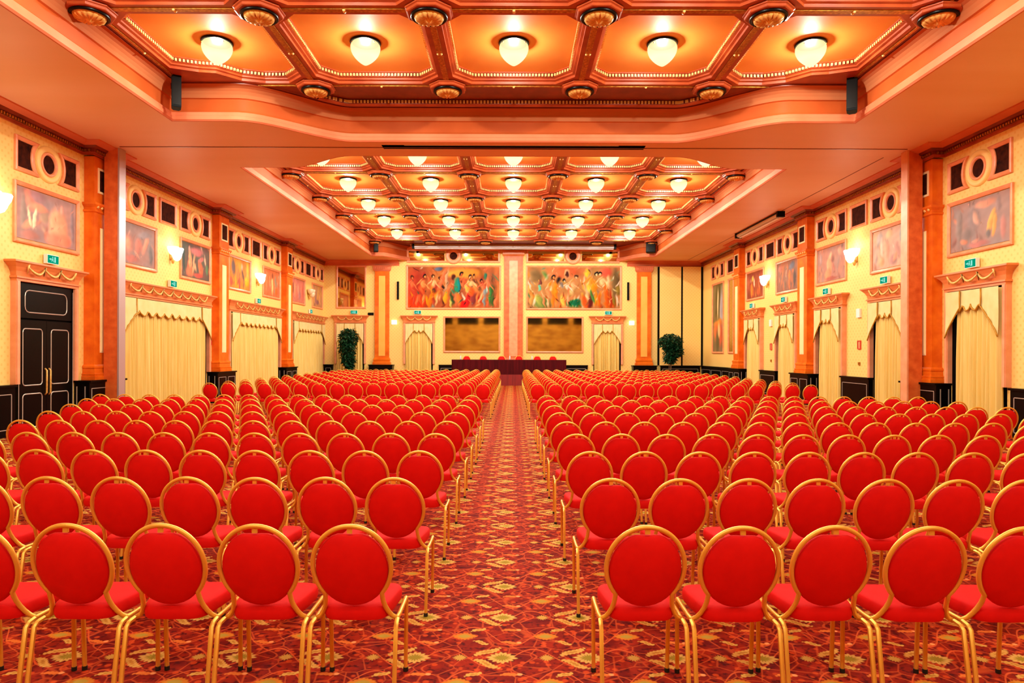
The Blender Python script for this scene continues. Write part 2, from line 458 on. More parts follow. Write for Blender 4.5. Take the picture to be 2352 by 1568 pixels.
for s in (-1, 1):
    for y0, y1 in ((YN, 16.2), (16.9, YB)): m.box(min(s * 7.0, s * 7.6), max(s * 7.0, s * 7.6), y0, y1, 7.365, 7.41)
m.box(-7.0, 7.0, 14.5, 16.2, 7.365, 7.41).box(-7, 7, 16.85, 18.26, 7.365, 7.41).box(-7, 7, BK_Y[-1] + PY / 2, YB, 7.365, 7.41)
trim(m, 'beamdark', 'dark red border of the coffered ceilings', 'border')
def rail(path, inward):
    m = MB().sweep(path, [(inward, 7.36), (inward, 7.27), (inward + .05, 7.25), (inward + .12, 7.25), (inward + .12, 7.36)], [0, 1, 1, 0])
    for A, B in zip(path, path[1:]):
        A, B = Vector(A), Vector(B); L = (B - A).length; d = (B - A) / L; nr = Vector((-d.y, d.x)); k = max(int(L / .075), 1)
        for j in range(k):
            c = A + d * (L * (j + .5) / k) + nr * inward
            q = [c - d * .02, c + d * .02, c + d * .02 - nr * .03, c - d * .02 - nr * .03]
            m.prism([tuple(v) for v in q], 7.285, 7.345, 2)
    return m
trim(rail([(x, front_edge(x)) for x in OX if abs(x) < 4.7 and (abs(x) > 3.5 or x == 0)], -.62), ['beamdark', 'beam', 'dentil'], 'gilded dentil rail behind the near coffers')
trim(rail([(x, 36.2) for x in (-5.4, 5.4)], -.5), ['beamdark', 'beam', 'dentil'], 'gilded dentil rail before the far wall')
trim(MB().box(-XW, XW, YN, YB, 7.9, 7.95), 'beamdark', 'unseen slab added above the coffers to block outside light', 'ceiling')  # unseen slab, added over the coffers to keep world light out

# ---- cornices along the walls
CP = [(0, 6.33), (.03, 6.33), (.03, 6.375), (.06, 6.385), (.06, 6.455), (.12, 6.47), (.15, 6.52), (.26, 6.55), (.33, 6.57), (.33, 6.6)]
CMAT = [1, 1, 1, 0, 0, 0, 2, 2, 2]
PIL = [16.52, 23.39, 30.26]
def cornice(side):
    pts = [(side * XW, YN)]
    for t in PIL: pts += [(side * XW, t - .47), (side * (XW - .27), t - .47), (side * (XW - .27), t + .47), (side * XW, t + .47)]
    pts += [(side * XW, YB)]
    if side < 0: pts = pts[::-1]
    m = MB().sweep(pts, CP, CMAT)
    for i, (A, B) in enumerate(zip(pts, pts[1:])):
        A, B = Vector(A), Vector(B); L = (B - A).length; d = (B - A) / L; nr = Vector((-d.y, d.x))
        if max(A.y, B.y) < 12: continue
        s0 = 0 if min(A.y, B.y) > 5 else (12 - A.y if A.y < B.y else 0); L1 = L if min(A.y, B.y) > 5 else (L if A.y < B.y else A.y - 12)
        k = max(int((L1 - s0) / .075), 1)
        for j in range(k):
            c = A + d * (s0 + (L1 - s0) * (j + .5) / k) + nr * .06
            q = [c - d * .022, c + d * .022, c + d * .022 + nr * .03, c - d * .022 + nr * .03]
            m.prism([tuple(v) for v in q], 6.395, 6.445, 3)
    return m
for s, nm in ((-1, 'left'), (1, 'right')):
    trim(cornice(s), ['beamdark', 'beam', 'lip', 'gold'], 'salmon dentil cornice along the %s wall' % nm, 'cornice')
for s in (-1, 1):
    a = [(s * 10.1, YB), (s * 6.1, YB)]
    trim(MB().sweep(a[::-1] if s < 0 else a, CP, 2), ['beamdark', 'beam', 'lip'], 'salmon cornice on the far wall, %s end' % ('left' if s < 0 else 'right'), 'cornice')
trim(MB().sweep([(5.7, YB), (-5.7, YB)], [(0, 7.16), (.05, 7.18), (.09, 7.24), (.09, 7.3), (.16, 7.32), (.16, 7.36)], 0), 'frame', 'orange moulding along the top of the mural wall')

# ---- black dado
def dado(segs, wall, nm):
    for a, b in segs:
        f = WALLF[wall]; m = MB(f)
        m.box(a, b, .0, .13, 0, .99).box(a - .02, b + .02, 0, .17, .99, 1.035)
        k = max(1, round((b - a) / 1.6)); w = (b - a) / k
        for i in range(k):
            x0, x1 = a + w * i + .1, a + w * (i + 1) - .1
            if x1 - x0 < .1: continue
            for q in ((x0, x1, .84, .855), (x0, x1, .14, .155), (x0, x0 + .016, .14, .855), (x1 - .016, x1, .14, .855)): m.box(q[0], q[1], .13, .138, q[2], q[3], 1)
        struct(m.build('baseboard_' + nm, ['black', 'silverline']), 'black dado panel with silver lines on the %s wall' % nm, 'dado')
dado([(YN, 13.75), ], 'left', 'left')
dado([(YN, 13.75), (19.22, 20.86), (26.09, 27.72), (31.05, 36.3)], 'right', 'right')
dado([(-10.1, -9.62), (-3.95, 4.0), (7.9, 10.0)], 'far', 'far')

# ------------------------------------------------------------------ things that hang on the walls
def lf(x, d, z): return (x, -d, z)
def place(wall, t, z=0):
    if wall == 'left': return (-XW, t, z), PI / 2
    if wall == 'right': return (XW, t, z), -PI / 2
    return (t, YB, z), 0.0
class Proto:
    """builds a thing once, then copies it with its parts"""
    def __init__(s, maker): s.mk, s.root, s.used = maker, None, False
    def put(s, wall, t, z, label, group=None, scale=None):
        loc, rz = place(wall, t, z)
        if s.root is None: s.root = s.mk()
        if not s.used:
            o = s.root; s.used = True; o.location = loc; o.rotation_euler = (0, 0, rz); o['label'] = label
            if group: o['group'] = group
        else: o = dup(s.root, loc, label, group, rz)
        o.scale = scale or (1, 1, 1)
        return o

FPROF = [(0, 0), (0, .045), (.025, .06), (.06, .045), (.085, .03), (.09, .012)]
def framed(m, pts, prof=FPROF, mat=0):
    return m.sweep(pts, prof, mat, closed=True, mp=lambda x, y, h: lf(x, h + .002, y))
def rect(w, h): return [(-w, -h), (w, -h), (w, h), (-w, h)]
def inset(pts, d):
    n = len(pts); out = []
    for i in range(n):
        P, A, B = Vector(pts[i]), Vector(pts[i - 1]), Vector(pts[(i + 1) % n])
        n1 = (P - A).normalized(); n2 = (B - P).normalized(); n1 = Vector((-n1.y, n1.x)); n2 = Vector((-n2.y, n2.x)); mm = (n1 + n2).normalized()
        out.append(tuple(P + mm * (d / max(mm.dot(n1), .35))))
    return out
# frieze: a roundel with a waisted panel on either side, and square panels between
def mk_roundel():
    r = thing('frieze_roundel', '', 'frieze panel')
    halo = MB().loft([[lf(R * math.cos(2 * PI * k / 32), d, R * math.sin(2 * PI * k / 32)) for k in range(32)] for R, d in ((.40, .002), (.39, .04), (.36, .055), (.30, .055), (.265, .03), (.262, .003))], 0, True, (False, False))
    halo.build('halo', 'halo', r, smooth=True)
    MB().loft([[lf(R * math.cos(2 * PI * k / 32), d, R * math.sin(2 * PI * k / 32)) for k in range(32)] for R, d in ((.262, .003), (.255, .05), (.235, .06), (.205, .045), (.196, .012))], 0, True, (False, False)).build('frame', 'frame', r, smooth=True)
    MB().poly([lf(.197 * math.cos(2 * PI * k / 32), .012, .197 * math.sin(2 * PI * k / 32)) for k in range(32)]).build('infill', 'grille', r)
    return r
def waisted(s):
    arc = [(.47 * math.cos(a), .47 * math.sin(a)) for a in [(-.86 + 1.72 * i / 10) for i in range(11)]]
    arc = [(x, max(min(z, .355), -.355)) for x, z in arc]
    p = [(1.02, -.36), (1.02, .36)] + arc[::-1]
    return [(x * s, z) for x, z in (p if s > 0 else p[::-1])]
def mk_waisted(s):
    def f():
        r = thing('frieze_grille', '', 'frieze panel')
        p = waisted(s); framed(MB(), p).build('frame', 'frame', r)
        MB().poly([lf(x, .012, z) for x, z in inset(p, .088)]).build('infill', 'grille', r)
        return r
    return f
def mk_square():
    r = thing('frieze_grille', '', 'frieze panel')
    framed(MB(), rect(.48, .36)).build('frame', 'frame', r); MB().poly([lf(x, .012, z) for x, z in rect(.392, .272)]).build('infill', 'grille', r)
    return r
P_round, P_wp, P_wn, P_sq = Proto(mk_roundel), Proto(mk_waisted(1)), Proto(mk_waisted(-1)), Proto(mk_square)
DOORS = [14.88, 18.32, 21.76, 25.19, 28.62, 32.05, 35.4]
for wall in ('left', 'right'):
    nr = 0
    for i, t in enumerate(DOORS):
        if wall == 'right' and i > 5: continue
        tt = 33.8 if (wall == 'right' and i == 5) else t
        P_round.put(wall, tt, 5.77, 'round dark frieze opening in a pale ring, %s from the camera on the %s wall' % (ORD[i], wall), 'frieze roundels')
        # waisted panels: local +x points away from the camera on the left wall
        nearP, farP = (P_wn, P_wp) if wall == 'left' else (P_wp, P_wn)
        nearP.put(wall, tt, 5.77, 'dark frieze panel just nearer than the %s roundel on the %s wall' % (ORD[i], wall), 'waisted frieze panels')
        farP.put(wall, tt, 5.77, 'dark frieze panel just beyond the %s roundel on the %s wall' % (ORD[i], wall), 'waisted frieze panels')
    for i, t in enumerate((20.03, 26.9, 33.75) if wall == 'left' else (20.03, 26.9, 31.8)):
        P_sq.put(wall, t, 5.77, 'square dark frieze panel between roundels, %s from the camera on the %s wall' % (ORD[i], wall), 'square frieze panels')

# pilasters
def mk_pilaster():
    r = thing('pilaster', '', 'pilaster')
    m = MB(lf).box(-.73, .73, .002, .36, 0, .99).box(-.75, .75, .002, .4, .99, 1.035)
    for x0, x1 in ((-.66, -.09), (.09, .66)):
        for q in ((x0, x1, .84, .855), (x0, x1, .14, .155), (x0, x0 + .018, .14, .855), (x1 - .018, x1, .14, .855)): m.box(q[0], q[1], .36, .368, q[2], q[3], 1)
    for s in (-1, 1): m.box(*sorted((s * .73, s * .738)), .25, .27, .1, .9, 1).box(*sorted((s * .73, s * .738)), .06, .08, .1, .9, 1)
    m.build('pedestal', ['black', 'silverline'], r)
    R = lambda w, d, z: [lf(-w, .002, z), lf(w, .002, z), lf(w, d, z), lf(-w, d, z)]
    MB().loft([R(w, d, z) for z, w, d in ((1.036, .47, .33), (1.12, .47, .33), (1.13, .45, .31), (1.18, .46, .32), (1.2, .43, .29), (1.3, .42, .285), (1.32, .44, .3), (1.36, .44, .3), (1.4, .39, .255))]).build('base', 'marble', r)
    MB(lf).box(-.385, .385, .002, .25, 1.4, 5.0).build('shaft', 'marble', r)
    MB(lf).box(-.16, .16, .25, .262, 1.68, 4.66).box(-.13, .13, .262, .27, 1.71, 4.63).build('inlay', 'cream', r)
    m = MB().loft([R(w, d, z) for z, w, d in ((5.0, .39, .255), (5.02, .42, .285), (5.06, .42, .285), (5.07, .39, .26), (5.12, .4, .27), (5.18, .46, .32), (5.23, .46, .32), (5.24, .4, .27))])
    for k in range(5): m.lathe([(.001, -.06), (.035, -.03), (.03, .02), (.001, .03)], 6, lf(-.3 + .15 * k, .28, 5.15), 1)
    m.build('capital', ['marble', 'goldpale'], r)
    MB(lf).box(-.385, .385, .002, .25, 5.24, 6.325).build('upper_block', 'marble', r)
    mm = MB(); mm.sweep(rect(.26, .3), [(0, 0), (0, .02), (.05, .02), (.05, .002)], 0, closed=True, mp=lambda x, y, h: lf(x, .25 + h, y + 5.78)); mm.poly([lf(x, .253, z + 5.78) for x, z in rect(.21, .25)], 1)
    mm.build('upper_panel', ['cream', 'grille'], r)
    return r
P_pil = Proto(mk_pilaster)
for wall in ('left', 'right'):
    for i, t in enumerate(PIL):
        P_pil.put(wall, t, 0, 'orange marble pilaster on a black pedestal, %s from the camera on the %s wall' % (ORD[i], wall), 'wall pilasters')
for s, nm in ((-1, 'left'), (1, 'right')):
    m = MB().box(*sorted((s * 9.5, s * 9.83)), 16.4, 16.66, 0, HS - .001, 0)
    m.box(*sorted((s * 9.46, s * 9.5)), 16.39, 16.66, 0, HS - .001, 1)
    trim(m, ['marble2', 'grey' if s < 0 else 'terracotta'], 'rust marble pier beside the first pilaster on the %s' % nm, 'pier')

# framed paintings: colours laid on a fine grid
def canvas(w, h, bg, strokes, seed, nx=None, dabs=None):
    nx = nx or max(24, int(w * 40)); ny = max(24, int(h * 34) if nx < 290 else 130); rg = np.random.RandomState(seed)
    X, Y = np.meshgrid(np.linspace(0, 1, nx), np.linspace(0, 1, ny)); asp = w / h
    def nz(k):
        out = np.zeros_like(X)
        for _ in range(14):
            a = rg.uniform(0, 2 * PI); f = k * rg.uniform(.5, 1.5)
            out += np.sin(2 * PI * f * (X * asp * math.cos(a) + Y * math.sin(a)) + rg.uniform(0, 6.3))
        return out / 5
    wx, wy = X + nz(2) * .018 / asp + nz(6) * .006, Y + nz(2) * .018 + nz(6) * .006
    col = np.zeros((ny, nx, 3)); bgs = [np.array(c, float) for c in bg]
    wts = [np.exp(1.6 * nz(1.3)) for _ in bgs]; tot = sum(wts)
    for c, wt in zip(bgs, wts): col += (wt / tot)[..., None] * c
    r2 = random.Random(seed + 100); loose = []
    pal = [s[5] for s in strokes] + list(bg)
    for _ in range(int((26 if (nx or 0) >= 290 else 8) * asp)):
        k = r2.choice(pal); v = r2.uniform(.72, 1.15)
        loose.append((r2.random(), r2.random(), r2.uniform(.02, .09), r2.uniform(.08, .26), r2.uniform(-50, 50), tuple(min(255, q * v) for q in k), .7))
    fine = []
    for _ in range(int((34 if (nx or 0) >= 290 else 8) * asp)):
        k = r2.choice(pal); v = r2.uniform(.55, 1.2)
        fine.append((r2.random(), r2.random(), r2.uniform(.008, .03), r2.uniform(.03, .1), r2.uniform(-60, 60), tuple(min(255, q * v) for q in k), .8))
    for (cx, cy, rx, ry, ang, c, *soft) in loose + list(strokes) + fine:
        sf = (soft[0] if soft else .35) * 1.5
        a = math.radians(ang); dx = (wx - cx) * asp; dy = wy - cy
        p = (dx * math.cos(a) + dy * math.sin(a)) / rx; q = (dy * math.cos(a) - dx * math.sin(a)) / ry
        al = np.clip((1 - np.sqrt(p * p + q * q)) / sf, 0, 1)[..., None]
        sh = 1 + .16 * (np.clip(-p, -1, 1))[..., None]
        col = col * (1 - al) + np.clip(np.array(c, float) * sh, 0, 255) * al
    col *= (1 + .03 * nz(5))[..., None]
    if nx >= 290: col = 128 + (col - 128) * 1.25 - 52
    col = np.clip(col, 3, 255) / 255.0
    L = np.where(col <= .04045, col / 12.92, ((col + .055) / 1.055) ** 2.4)
    vs = [lf((i / (nx - 1) - .5) * w, .014, (j / (ny - 1) - .5) * h) for j in range(ny) for i in range(nx)]
    fs = [(j * nx + i, j * nx + i + 1, (j + 1) * nx + i + 1, (j + 1) * nx + i) for j in range(ny - 1) for i in range(nx - 1)]
    me = bpy.data.meshes.new('canvas'); me.from_pydata(vs, [], fs); me.materials.append(MT['canvas'])
    at = me.color_attributes.new('paint', 'FLOAT_COLOR', 'POINT')
    at.data.foreach_set('color', np.dstack([L, np.ones((ny, nx, 1))]).reshape(-1).astype(np.float32))
    return me
def painting(wall, t, z, w, h, label, bg, strokes, seed, fr='frame', mirror=False, cat='painting', name='framed_painting', nx=None):
    r = thing(name, label, cat); framed(MB(), rect(w / 2 + .1, h / 2 + .1)).build('frame', fr, r)
    o = bpy.data.objects.new('canvas', canvas(w, h, bg, strokes, seed, nx)); C.objects.link(o); o.parent = r
    loc, rz = place(wall, t, z); r.location = loc; r.rotation_euler = (0, 0, rz)
    return r
def figure(x, y, h, skin, cloth, lean=0, hair=(60, 40, 30), k=1.0):
    """a loosely painted standing figure: feet at y, height h, as strokes"""
    L = lean * h * .01
    return [(x - .02 * k, y + h * .2, h * .055, h * .24, 3 + lean, cloth, .4), (x + .02 * k, y + h * .2, h * .055, h * .24, -5 + lean, skin, .4),
            (x + L * .5, y + h * .52, h * .1, h * .2, lean, cloth, .4), (x + L, y + h * .66, h * .09, h * .13, lean, skin, .35),
            (x + .035 * k + L, y + h * .62, h * .03, h * .2, 40 + lean, skin, .4), (x - .035 * k + L, y + h * .72, h * .03, h * .18, -38 + lean, skin, .4),
            (x + L * 1.4, y + h * .9, h * .062, h * .075, 0, hair, .3), (x + L * 1.4 + .004, y + h * .875, h * .04, h * .05, 0, skin, .3)]
mv, gy, sal, org, pk = (176, 132, 122), (150, 140, 136), (240, 150, 112), (236, 130, 66), (250, 190, 160)
W1, H1, Z1 = 1.88, 1.06, 4.575
PT = 'painting with a salmon frame'
painting('left', 14.87, Z1, W1, H1, 'painting of a huge rosy figure above the black door', [(176, 132, 124), (150, 128, 130), (190, 146, 134)],
 [(.2, .82, .16, .3, 30, (232, 140, 118)), (.1, .5, .1, .5, 0, (160, 140, 130)), (.33, .9, .3, .16, -10, (170, 128, 132)), (.36, .68, .32, .11, -4, (244, 150, 118)), (.44, .52, .18, .14, 20, (176, 146, 124)),
  (.68, .4, .34, .46, 12, (248, 168, 130), .25), (.62, .12, .34, .2, 0, (240, 140, 112)), (.8, .12, .26, .17, 0, (246, 138, 108)), (.2, .32, .26, .1, 24, (240, 156, 124)), (.22, .1, .3, .12, 0, (184, 124, 112)), (.2, .46, .05, .22, 16, (250, 222, 178), .2), (.28, .45, .06, .24, -10, (250, 224, 184), .2), (.74, .78, .06, .13, 0, (236, 160, 140)), (.94, .5, .08, .6, 0, (150, 128, 132))], 1)
painting('left', 18.35, Z1, W1, H1, 'mauve painting with a pale oval, beside the rust pier on the left wall', [(160, 128, 122), (140, 130, 128), (172, 124, 112)],
 [(.13, .72, .14, .19, 0, (244, 190, 170), .2), (.08, .4, .1, .2, 0, (104, 108, 92)), (.33, .48, .26, .32, 20, (196, 134, 118)), (.3, .5, .14, .2, 0, (210, 160, 128)), (.55, .45, .2, .3, -24, (200, 124, 108)), (.75, .55, .12, .34, -32, (226, 146, 120)), (.72, .8, .4, .12, 10, (150, 136, 138)), (.9, .3, .12, .3, 0, (112, 104, 104)), (.4, .12, .4, .12, 0, (188, 116, 104)), (.52, .25, .22, .03, -32, (216, 150, 124)), (.1, .1, .2, .1, 0, (200, 112, 88))], 2)
painting('left', 21.8, Z1, W1, H1, 'painting of a rosy nude on dark green, just before the second left pilaster', [(92, 84, 76), (120, 80, 74), (84, 96, 80)],
 [(.55, .8, .5, .16, 0, (206, 110, 108)), (.3, .5, .14, .38, 6, (246, 160, 112), .25), (.28, .82, .08, .13, 0, (226, 150, 130)), (.3, .16, .3, .2, 0, (240, 120, 84)), (.42, .4, .06, .4, -12, (248, 170, 124)), (.68, .32, .16, .32, 24, (246, 112, 74), .25), (.7, .6, .24, .1, 20, (206, 112, 104)), (.86, .6, .08, .2, 10, (230, 180, 150)), (.92, .34, .12, .2, 0, (92, 126, 90)), (.6, .1, .4, .1, 0, (206, 84, 72)), (.08, .5, .08, .5, 0, (60, 80, 76))], 3)
painting('left', 25.3, Z1, W1, H1, 'bright orange and yellow painting just beyond the second left pilaster', [(232, 142, 50), (236, 160, 60), (214, 110, 50)],
 [(.2, .7, .2, .36, 12, (112, 92, 88)), (.38, .5, .12, .4, -14, (244, 128, 66)), (.62, .74, .12, .2, 0, (246, 176, 136)), (.66, .5, .1, .3, 24, (110, 76, 62)), (.86, .3, .24, .2, -30, (252, 178, 24)), (.9, .7, .14, .4, 0, (250, 176, 60)), (.1, .2, .16, .2, 0, (190, 90, 66)), (.5, .16, .1, .3, 0, (190, 84, 70)), (.32, .2, .1, .3, 10, (250, 160, 40))], 4)
painting('left', 28.66, Z1, W1, H1, 'red-brown painting of a pale standing figure, before the third left pilaster', [(206, 104, 62), (190, 110, 76), (220, 120, 66)],
 [(.55, .4, .14, .44, 0, (240, 190, 120)), (.55, .8, .12, .16, 0, (150, 80, 50)), (.4, .5, .08, .3, 10, (240, 150, 104)), (.75, .6, .1, .34, 0, (150, 130, 104)), (.8, .2, .2, .2, 0, (226, 104, 50)), (.2, .5, .1, .5, 0, (226, 128, 84)), (.68, .25, .06, .2, 0, (160, 140, 110))], 5)
painting('left', 32.2, Z1, W1, H1, 'rosy red painting of blurred figures, just beyond the third left pilaster', [(206, 118, 96), (190, 110, 98), (214, 130, 100)],
 [(.1, .6, .12, .3, 0, (150, 80, 60)), (.25, .5, .12, .4, 0, (240, 150, 112)), (.5, .6, .12, .3, 0, (226, 150, 120)), (.6, .3, .2, .3, 0, (180, 120, 116)), (.85, .5, .14, .5, 0, (206, 100, 80))], 6)
painting('left', 35.36, Z1, 1.7, H1, 'small ochre and mauve painting nearest the far corner on the left wall', [(206, 150, 90), (180, 130, 100), (214, 150, 76)],
 [(.3, .3, .2, .3, 0, (170, 120, 110)), (.6, .6, .2, .3, 0, (214, 160, 84)), (.5, .2, .3, .16, 0, (150, 100, 100)), (.75, .4, .1, .3, 0, (232, 160, 110))], 7)
# local +x on the right wall points to the camera: u = 0 is the far side
painting('right', 14.87, Z1, W1, H1, 'grey-mauve painting with a tan wedge, over the nearest curtained doorway on the right', [(164, 132, 124), (150, 136, 134), (176, 138, 126)],
 [(.15, .5, .14, .5, 0, (150, 136, 130)), (.4, .62, .28, .3, 0, (146, 128, 126)), (.45, .62, .1, .2, 24, (204, 156, 136)), (.3, .3, .2, .2, 0, (140, 126, 122)), (.25, .17, .16, .07, -12, (214, 140, 112)), (.44, .15, .12, .04, 10, (216, 150, 128)), (.7, .45, .09, .32, -22, (228, 166, 92), .2), (.76, .38, .07, .24, -8, (226, 160, 90), .2), (.66, .25, .1, .12, 0, (128, 118, 116)), (.62, .86, .4, .1, 0, (216, 148, 122)), (.82, .78, .1, .2, 0, (150, 126, 122)), (.5, .07, .4, .08, 0, (190, 124, 116)), (.9, .3, .1, .3, 0, (188, 130, 120))], 8)
painting('right', 18.3, Z1, W1, H1, 'pale painting with a blue-grey patch, beside the rust pier on the right', [(220, 176, 140), (196, 156, 140), (206, 170, 150)],
 [(.2, .8, .2, .2, 0, (184, 168, 160)), (.45, .85, .2, .14, 0, (232, 184, 140)), (.78, .72, .16, .26, 10, (132, 148, 148)), (.92, .5, .1, .4, 0, (150, 132, 128)), (.25, .55, .08, .3, 0, (232, 190, 166)), (.4, .45, .14, .3, 0, (214, 154, 128)), (.65, .4, .16, .26, 20, (196, 144, 130)), (.8, .35, .07, .26, 24, (226, 166, 132)), (.25, .16, .16, .14, 0, (230, 160, 118)), (.55, .15, .2, .16, 0, (176, 132, 126)), (.6, .24, .08, .18, -30, (226, 150, 120))], 9)
painting('right', 21.78, Z1, W1, H1, 'dusky painting of a seated nude, just before the second right pilaster', [(178, 126, 112), (168, 134, 122), (186, 128, 106)],
 [(.45, .45, .2, .36, 10, (236, 158, 118), .25), (.4, .22, .26, .2, 0, (240, 144, 104), .25), (.5, .72, .16, .13, -20, (246, 170, 132)), (.56, .64, .16, .16, -20, (150, 100, 88)), (.12, .7, .1, .26, 0, (176, 144, 136)), (.75, .4, .04, .34, -14, (160, 134, 124)), (.5, .06, .5, .08, 0, (176, 98, 82)), (.82, .8, .14, .16, 0, (214, 150, 122)), (.13, .2, .04, .3, 0, (232, 146, 112))], 10)
painting('right', 25.25, Z1, W1, H1, 'painting of orange limbs under a slate-blue patch, beyond the second right pilaster', [(150, 104, 84), (130, 104, 92), (186, 110, 74)],
 [(.72, .82, .3, .18, 20, (112, 112, 122)), (.25, .5, .07, .42, -18, (244, 118, 74)), (.62, .5, .1, .22, -6, (246, 128, 72), .2), (.6, .2, .08, .26, 16, (240, 120, 74)), (.85, .35, .14, .36, 0, (92, 80, 76)), (.15, .82, .2, .16, 0, (190, 116, 96)), (.4, .2, .1, .2, 0, (140, 110, 90)), (.45, .6, .05, .3, 0, (176, 150, 130))], 11)
painting('right', 28.6, Z1, W1, H1, 'dark red painting with an orange and yellow figure, before the third right pilaster', [(150, 72, 48), (130, 60, 44), (170, 86, 50)],
 [(.3, .3, .2, .34, 0, (240, 124, 50), .3), (.35, .76, .16, .16, 0, (226, 176, 76)), (.45, .6, .08, .2, 10, (250, 190, 150)), (.75, .6, .06, .36, -18, (226, 120, 78)), (.7, .2, .2, .2, 0, (190, 94, 54)), (.1, .6, .08, .4, 0, (176, 92, 70))], 12)
painting('right', 33.75, 3.44, 1.66, 3.3, 'very tall painting, pale figure on olive over an orange base, at the far right corner', [(140, 120, 60), (120, 110, 70), (150, 126, 90)],
 [(.5, .8, .16, .34, 0, (96, 84, 40)), (.5, .72, .05, .3, 0, (226, 196, 140), .3), (.85, .6, .1, .4, 0, (176, 166, 166)), (.5, .42, .3, .07, 0, (240, 160, 60)), (.3, .3, .16, .2, 0, (222, 120, 66)), (.75, .25, .14, .24, 0, (206, 104, 66)), (.45, .14, .12, .22, 0, (110, 100, 60)), (.6, .32, .08, .14, 0, (250, 200, 130))], 13)

# the two large murals behind the stage
brn, tl, rd, yl, wh, gn = (120, 84, 66), (64, 160, 160), (240, 76, 52), (250, 200, 92), (240, 214, 190), (104, 136, 88)
def crowd(xs, seed, skins, cloths, h0=.78):
    rg = random.Random(seed); out = []
    for i, x in enumerate(xs): out += figure(x, rg.uniform(0, .1), h0 * rg.uniform(.92, 1.12), skins[i % len(skins)], cloths[i % len(cloths)], rg.uniform(-12, 12), rg.choice([(90, 60, 46), (60, 56, 50), (120, 84, 60)]))
    return out
sk = [(240, 150, 112), (248, 172, 120), (214, 130, 96), (250, 196, 150), (232, 140, 110)]
painting('far', -3.19, 5.18, 4.88, 2.17, 'wide mural of dancing figures with a turquoise dress, left of the centre pilaster', [(200, 120, 86), (216, 160, 110), (186, 124, 100)],
 [(.08, .5, .3, .6, 0, (206, 108, 88)), (.1, .12, .4, .2, 0, (236, 104, 66)), (.62, .85, .6, .16, 0, (240, 176, 100)), (.9, .5, .2, .6, 0, (182, 128, 100))]
 + crowd((.08, .15, .23, .3), 3, sk, [(214, 112, 92), (236, 130, 90), (250, 170, 70), (200, 110, 90)])
 + [(.34, .95, .14, .07, 0, (132, 142, 160)), (.38, .72, .06, .36, -24, (246, 150, 116)), (.42, .65, .05, .4, -12, (216, 180, 150)), (.28, .42, .05, .08, 0, (96, 92, 92)), (.25, .2, .07, .3, -16, (250, 156, 60)), (.42, .25, .07, .2, 0, (250, 184, 84))]
 + crowd((.5, .63, .7, .78, .86, .95), 5, sk, [(104, 120, 90), wh, (250, 190, 110), (240, 160, 110), (160, 170, 170), gn])
 + [(.54, .52, .1, .26, 0, (84, 168, 140)), (.56, .55, .05, .22, 0, tl), (.5, .75, .06, .1, 0, brn), (.55, .22, .07, .2, 12, (248, 150, 90)), (.62, .08, .14, .12, 20, rd), (.66, .2, .09, .22, -14, (214, 80, 80)), (.72, .2, .1, .22, 0, (166, 100, 98)), (.7, .4, .08, .14, 0, (240, 130, 80)), (.85, .78, .05, .1, 0, (96, 150, 130)), (.87, .65, .06, .16, 0, (250, 150, 118)), (.86, .45, .03, .12, 0, (206, 226, 206)), (.9, .3, .05, .3, 0, (104, 150, 100)), (.47, .1, .04, .14, 0, (206, 206, 130))], 21, nx=300)
painting('far', 3.255, 5.18, 4.93, 2.17, 'wide mural of pale nudes on green ground, right of the centre pilaster', [(206, 150, 110), (190, 156, 110), (216, 166, 126)],
 [(.08, .8, .2, .24, 0, (164, 140, 108)), (.4, .9, .5, .18, 0, (240, 140, 104)), (.85, .88, .2, .16, 0, (236, 130, 110)), (.95, .6, .12, .5, 0, (150, 130, 100)), (.15, .12, .3, .16, 0, (140, 156, 104)), (.5, .1, .26, .12, 0, (80, 146, 96)), (.9, .1, .2, .16, 0, (196, 124, 60))]
 + crowd((.06, .2, .29, .42, .52), 8, [wh, (250, 206, 170), (248, 164, 110), (250, 190, 150)], [(226, 180, 120), (222, 160, 120), (250, 156, 76), (226, 126, 92), (232, 200, 150)])
 + [(.13, .62, .06, .14, 0, (150, 104, 96)), (.13, .5, .05, .1, 0, (140, 206, 176)), (.12, .2, .1, .2, 20, (190, 196, 120)), (.3, .4, .06, .3, 0, (252, 160, 70)), (.37, .56, .06, .12, 0, (160, 150, 140)), (.43, .85, .08, .14, 0, (250, 200, 160)), (.43, .83, .05, .1, 0, (120, 84, 74)), (.38, .18, .08, .2, 12, (252, 210, 120)), (.52, .14, .16, .1, 10, (40, 140, 110))]
 + crowd((.62, .76, .88, .95), 11, [(252, 214, 170), (250, 170, 90), (250, 206, 160), wh], [(240, 206, 110), (252, 170, 60), (232, 140, 80), (170, 150, 90)], .86)
 + [(.64, .86, .1, .12, 0, (240, 206, 96)), (.62, .14, .09, .24, 24, (240, 130, 80)), (.68, .16, .08, .26, -10, (140, 80, 74)), (.7, .3, .05, .24, 20, (120, 160, 104)), (.78, .2, .04, .2, 0, (252, 140, 36)), (.87, .62, .07, .24, 0, (254, 214, 170)), (.86, .25, .08, .34, 0, (224, 128, 66)), (.9, .2, .04, .3, 0, (200, 100, 66))], 22, nx=300)

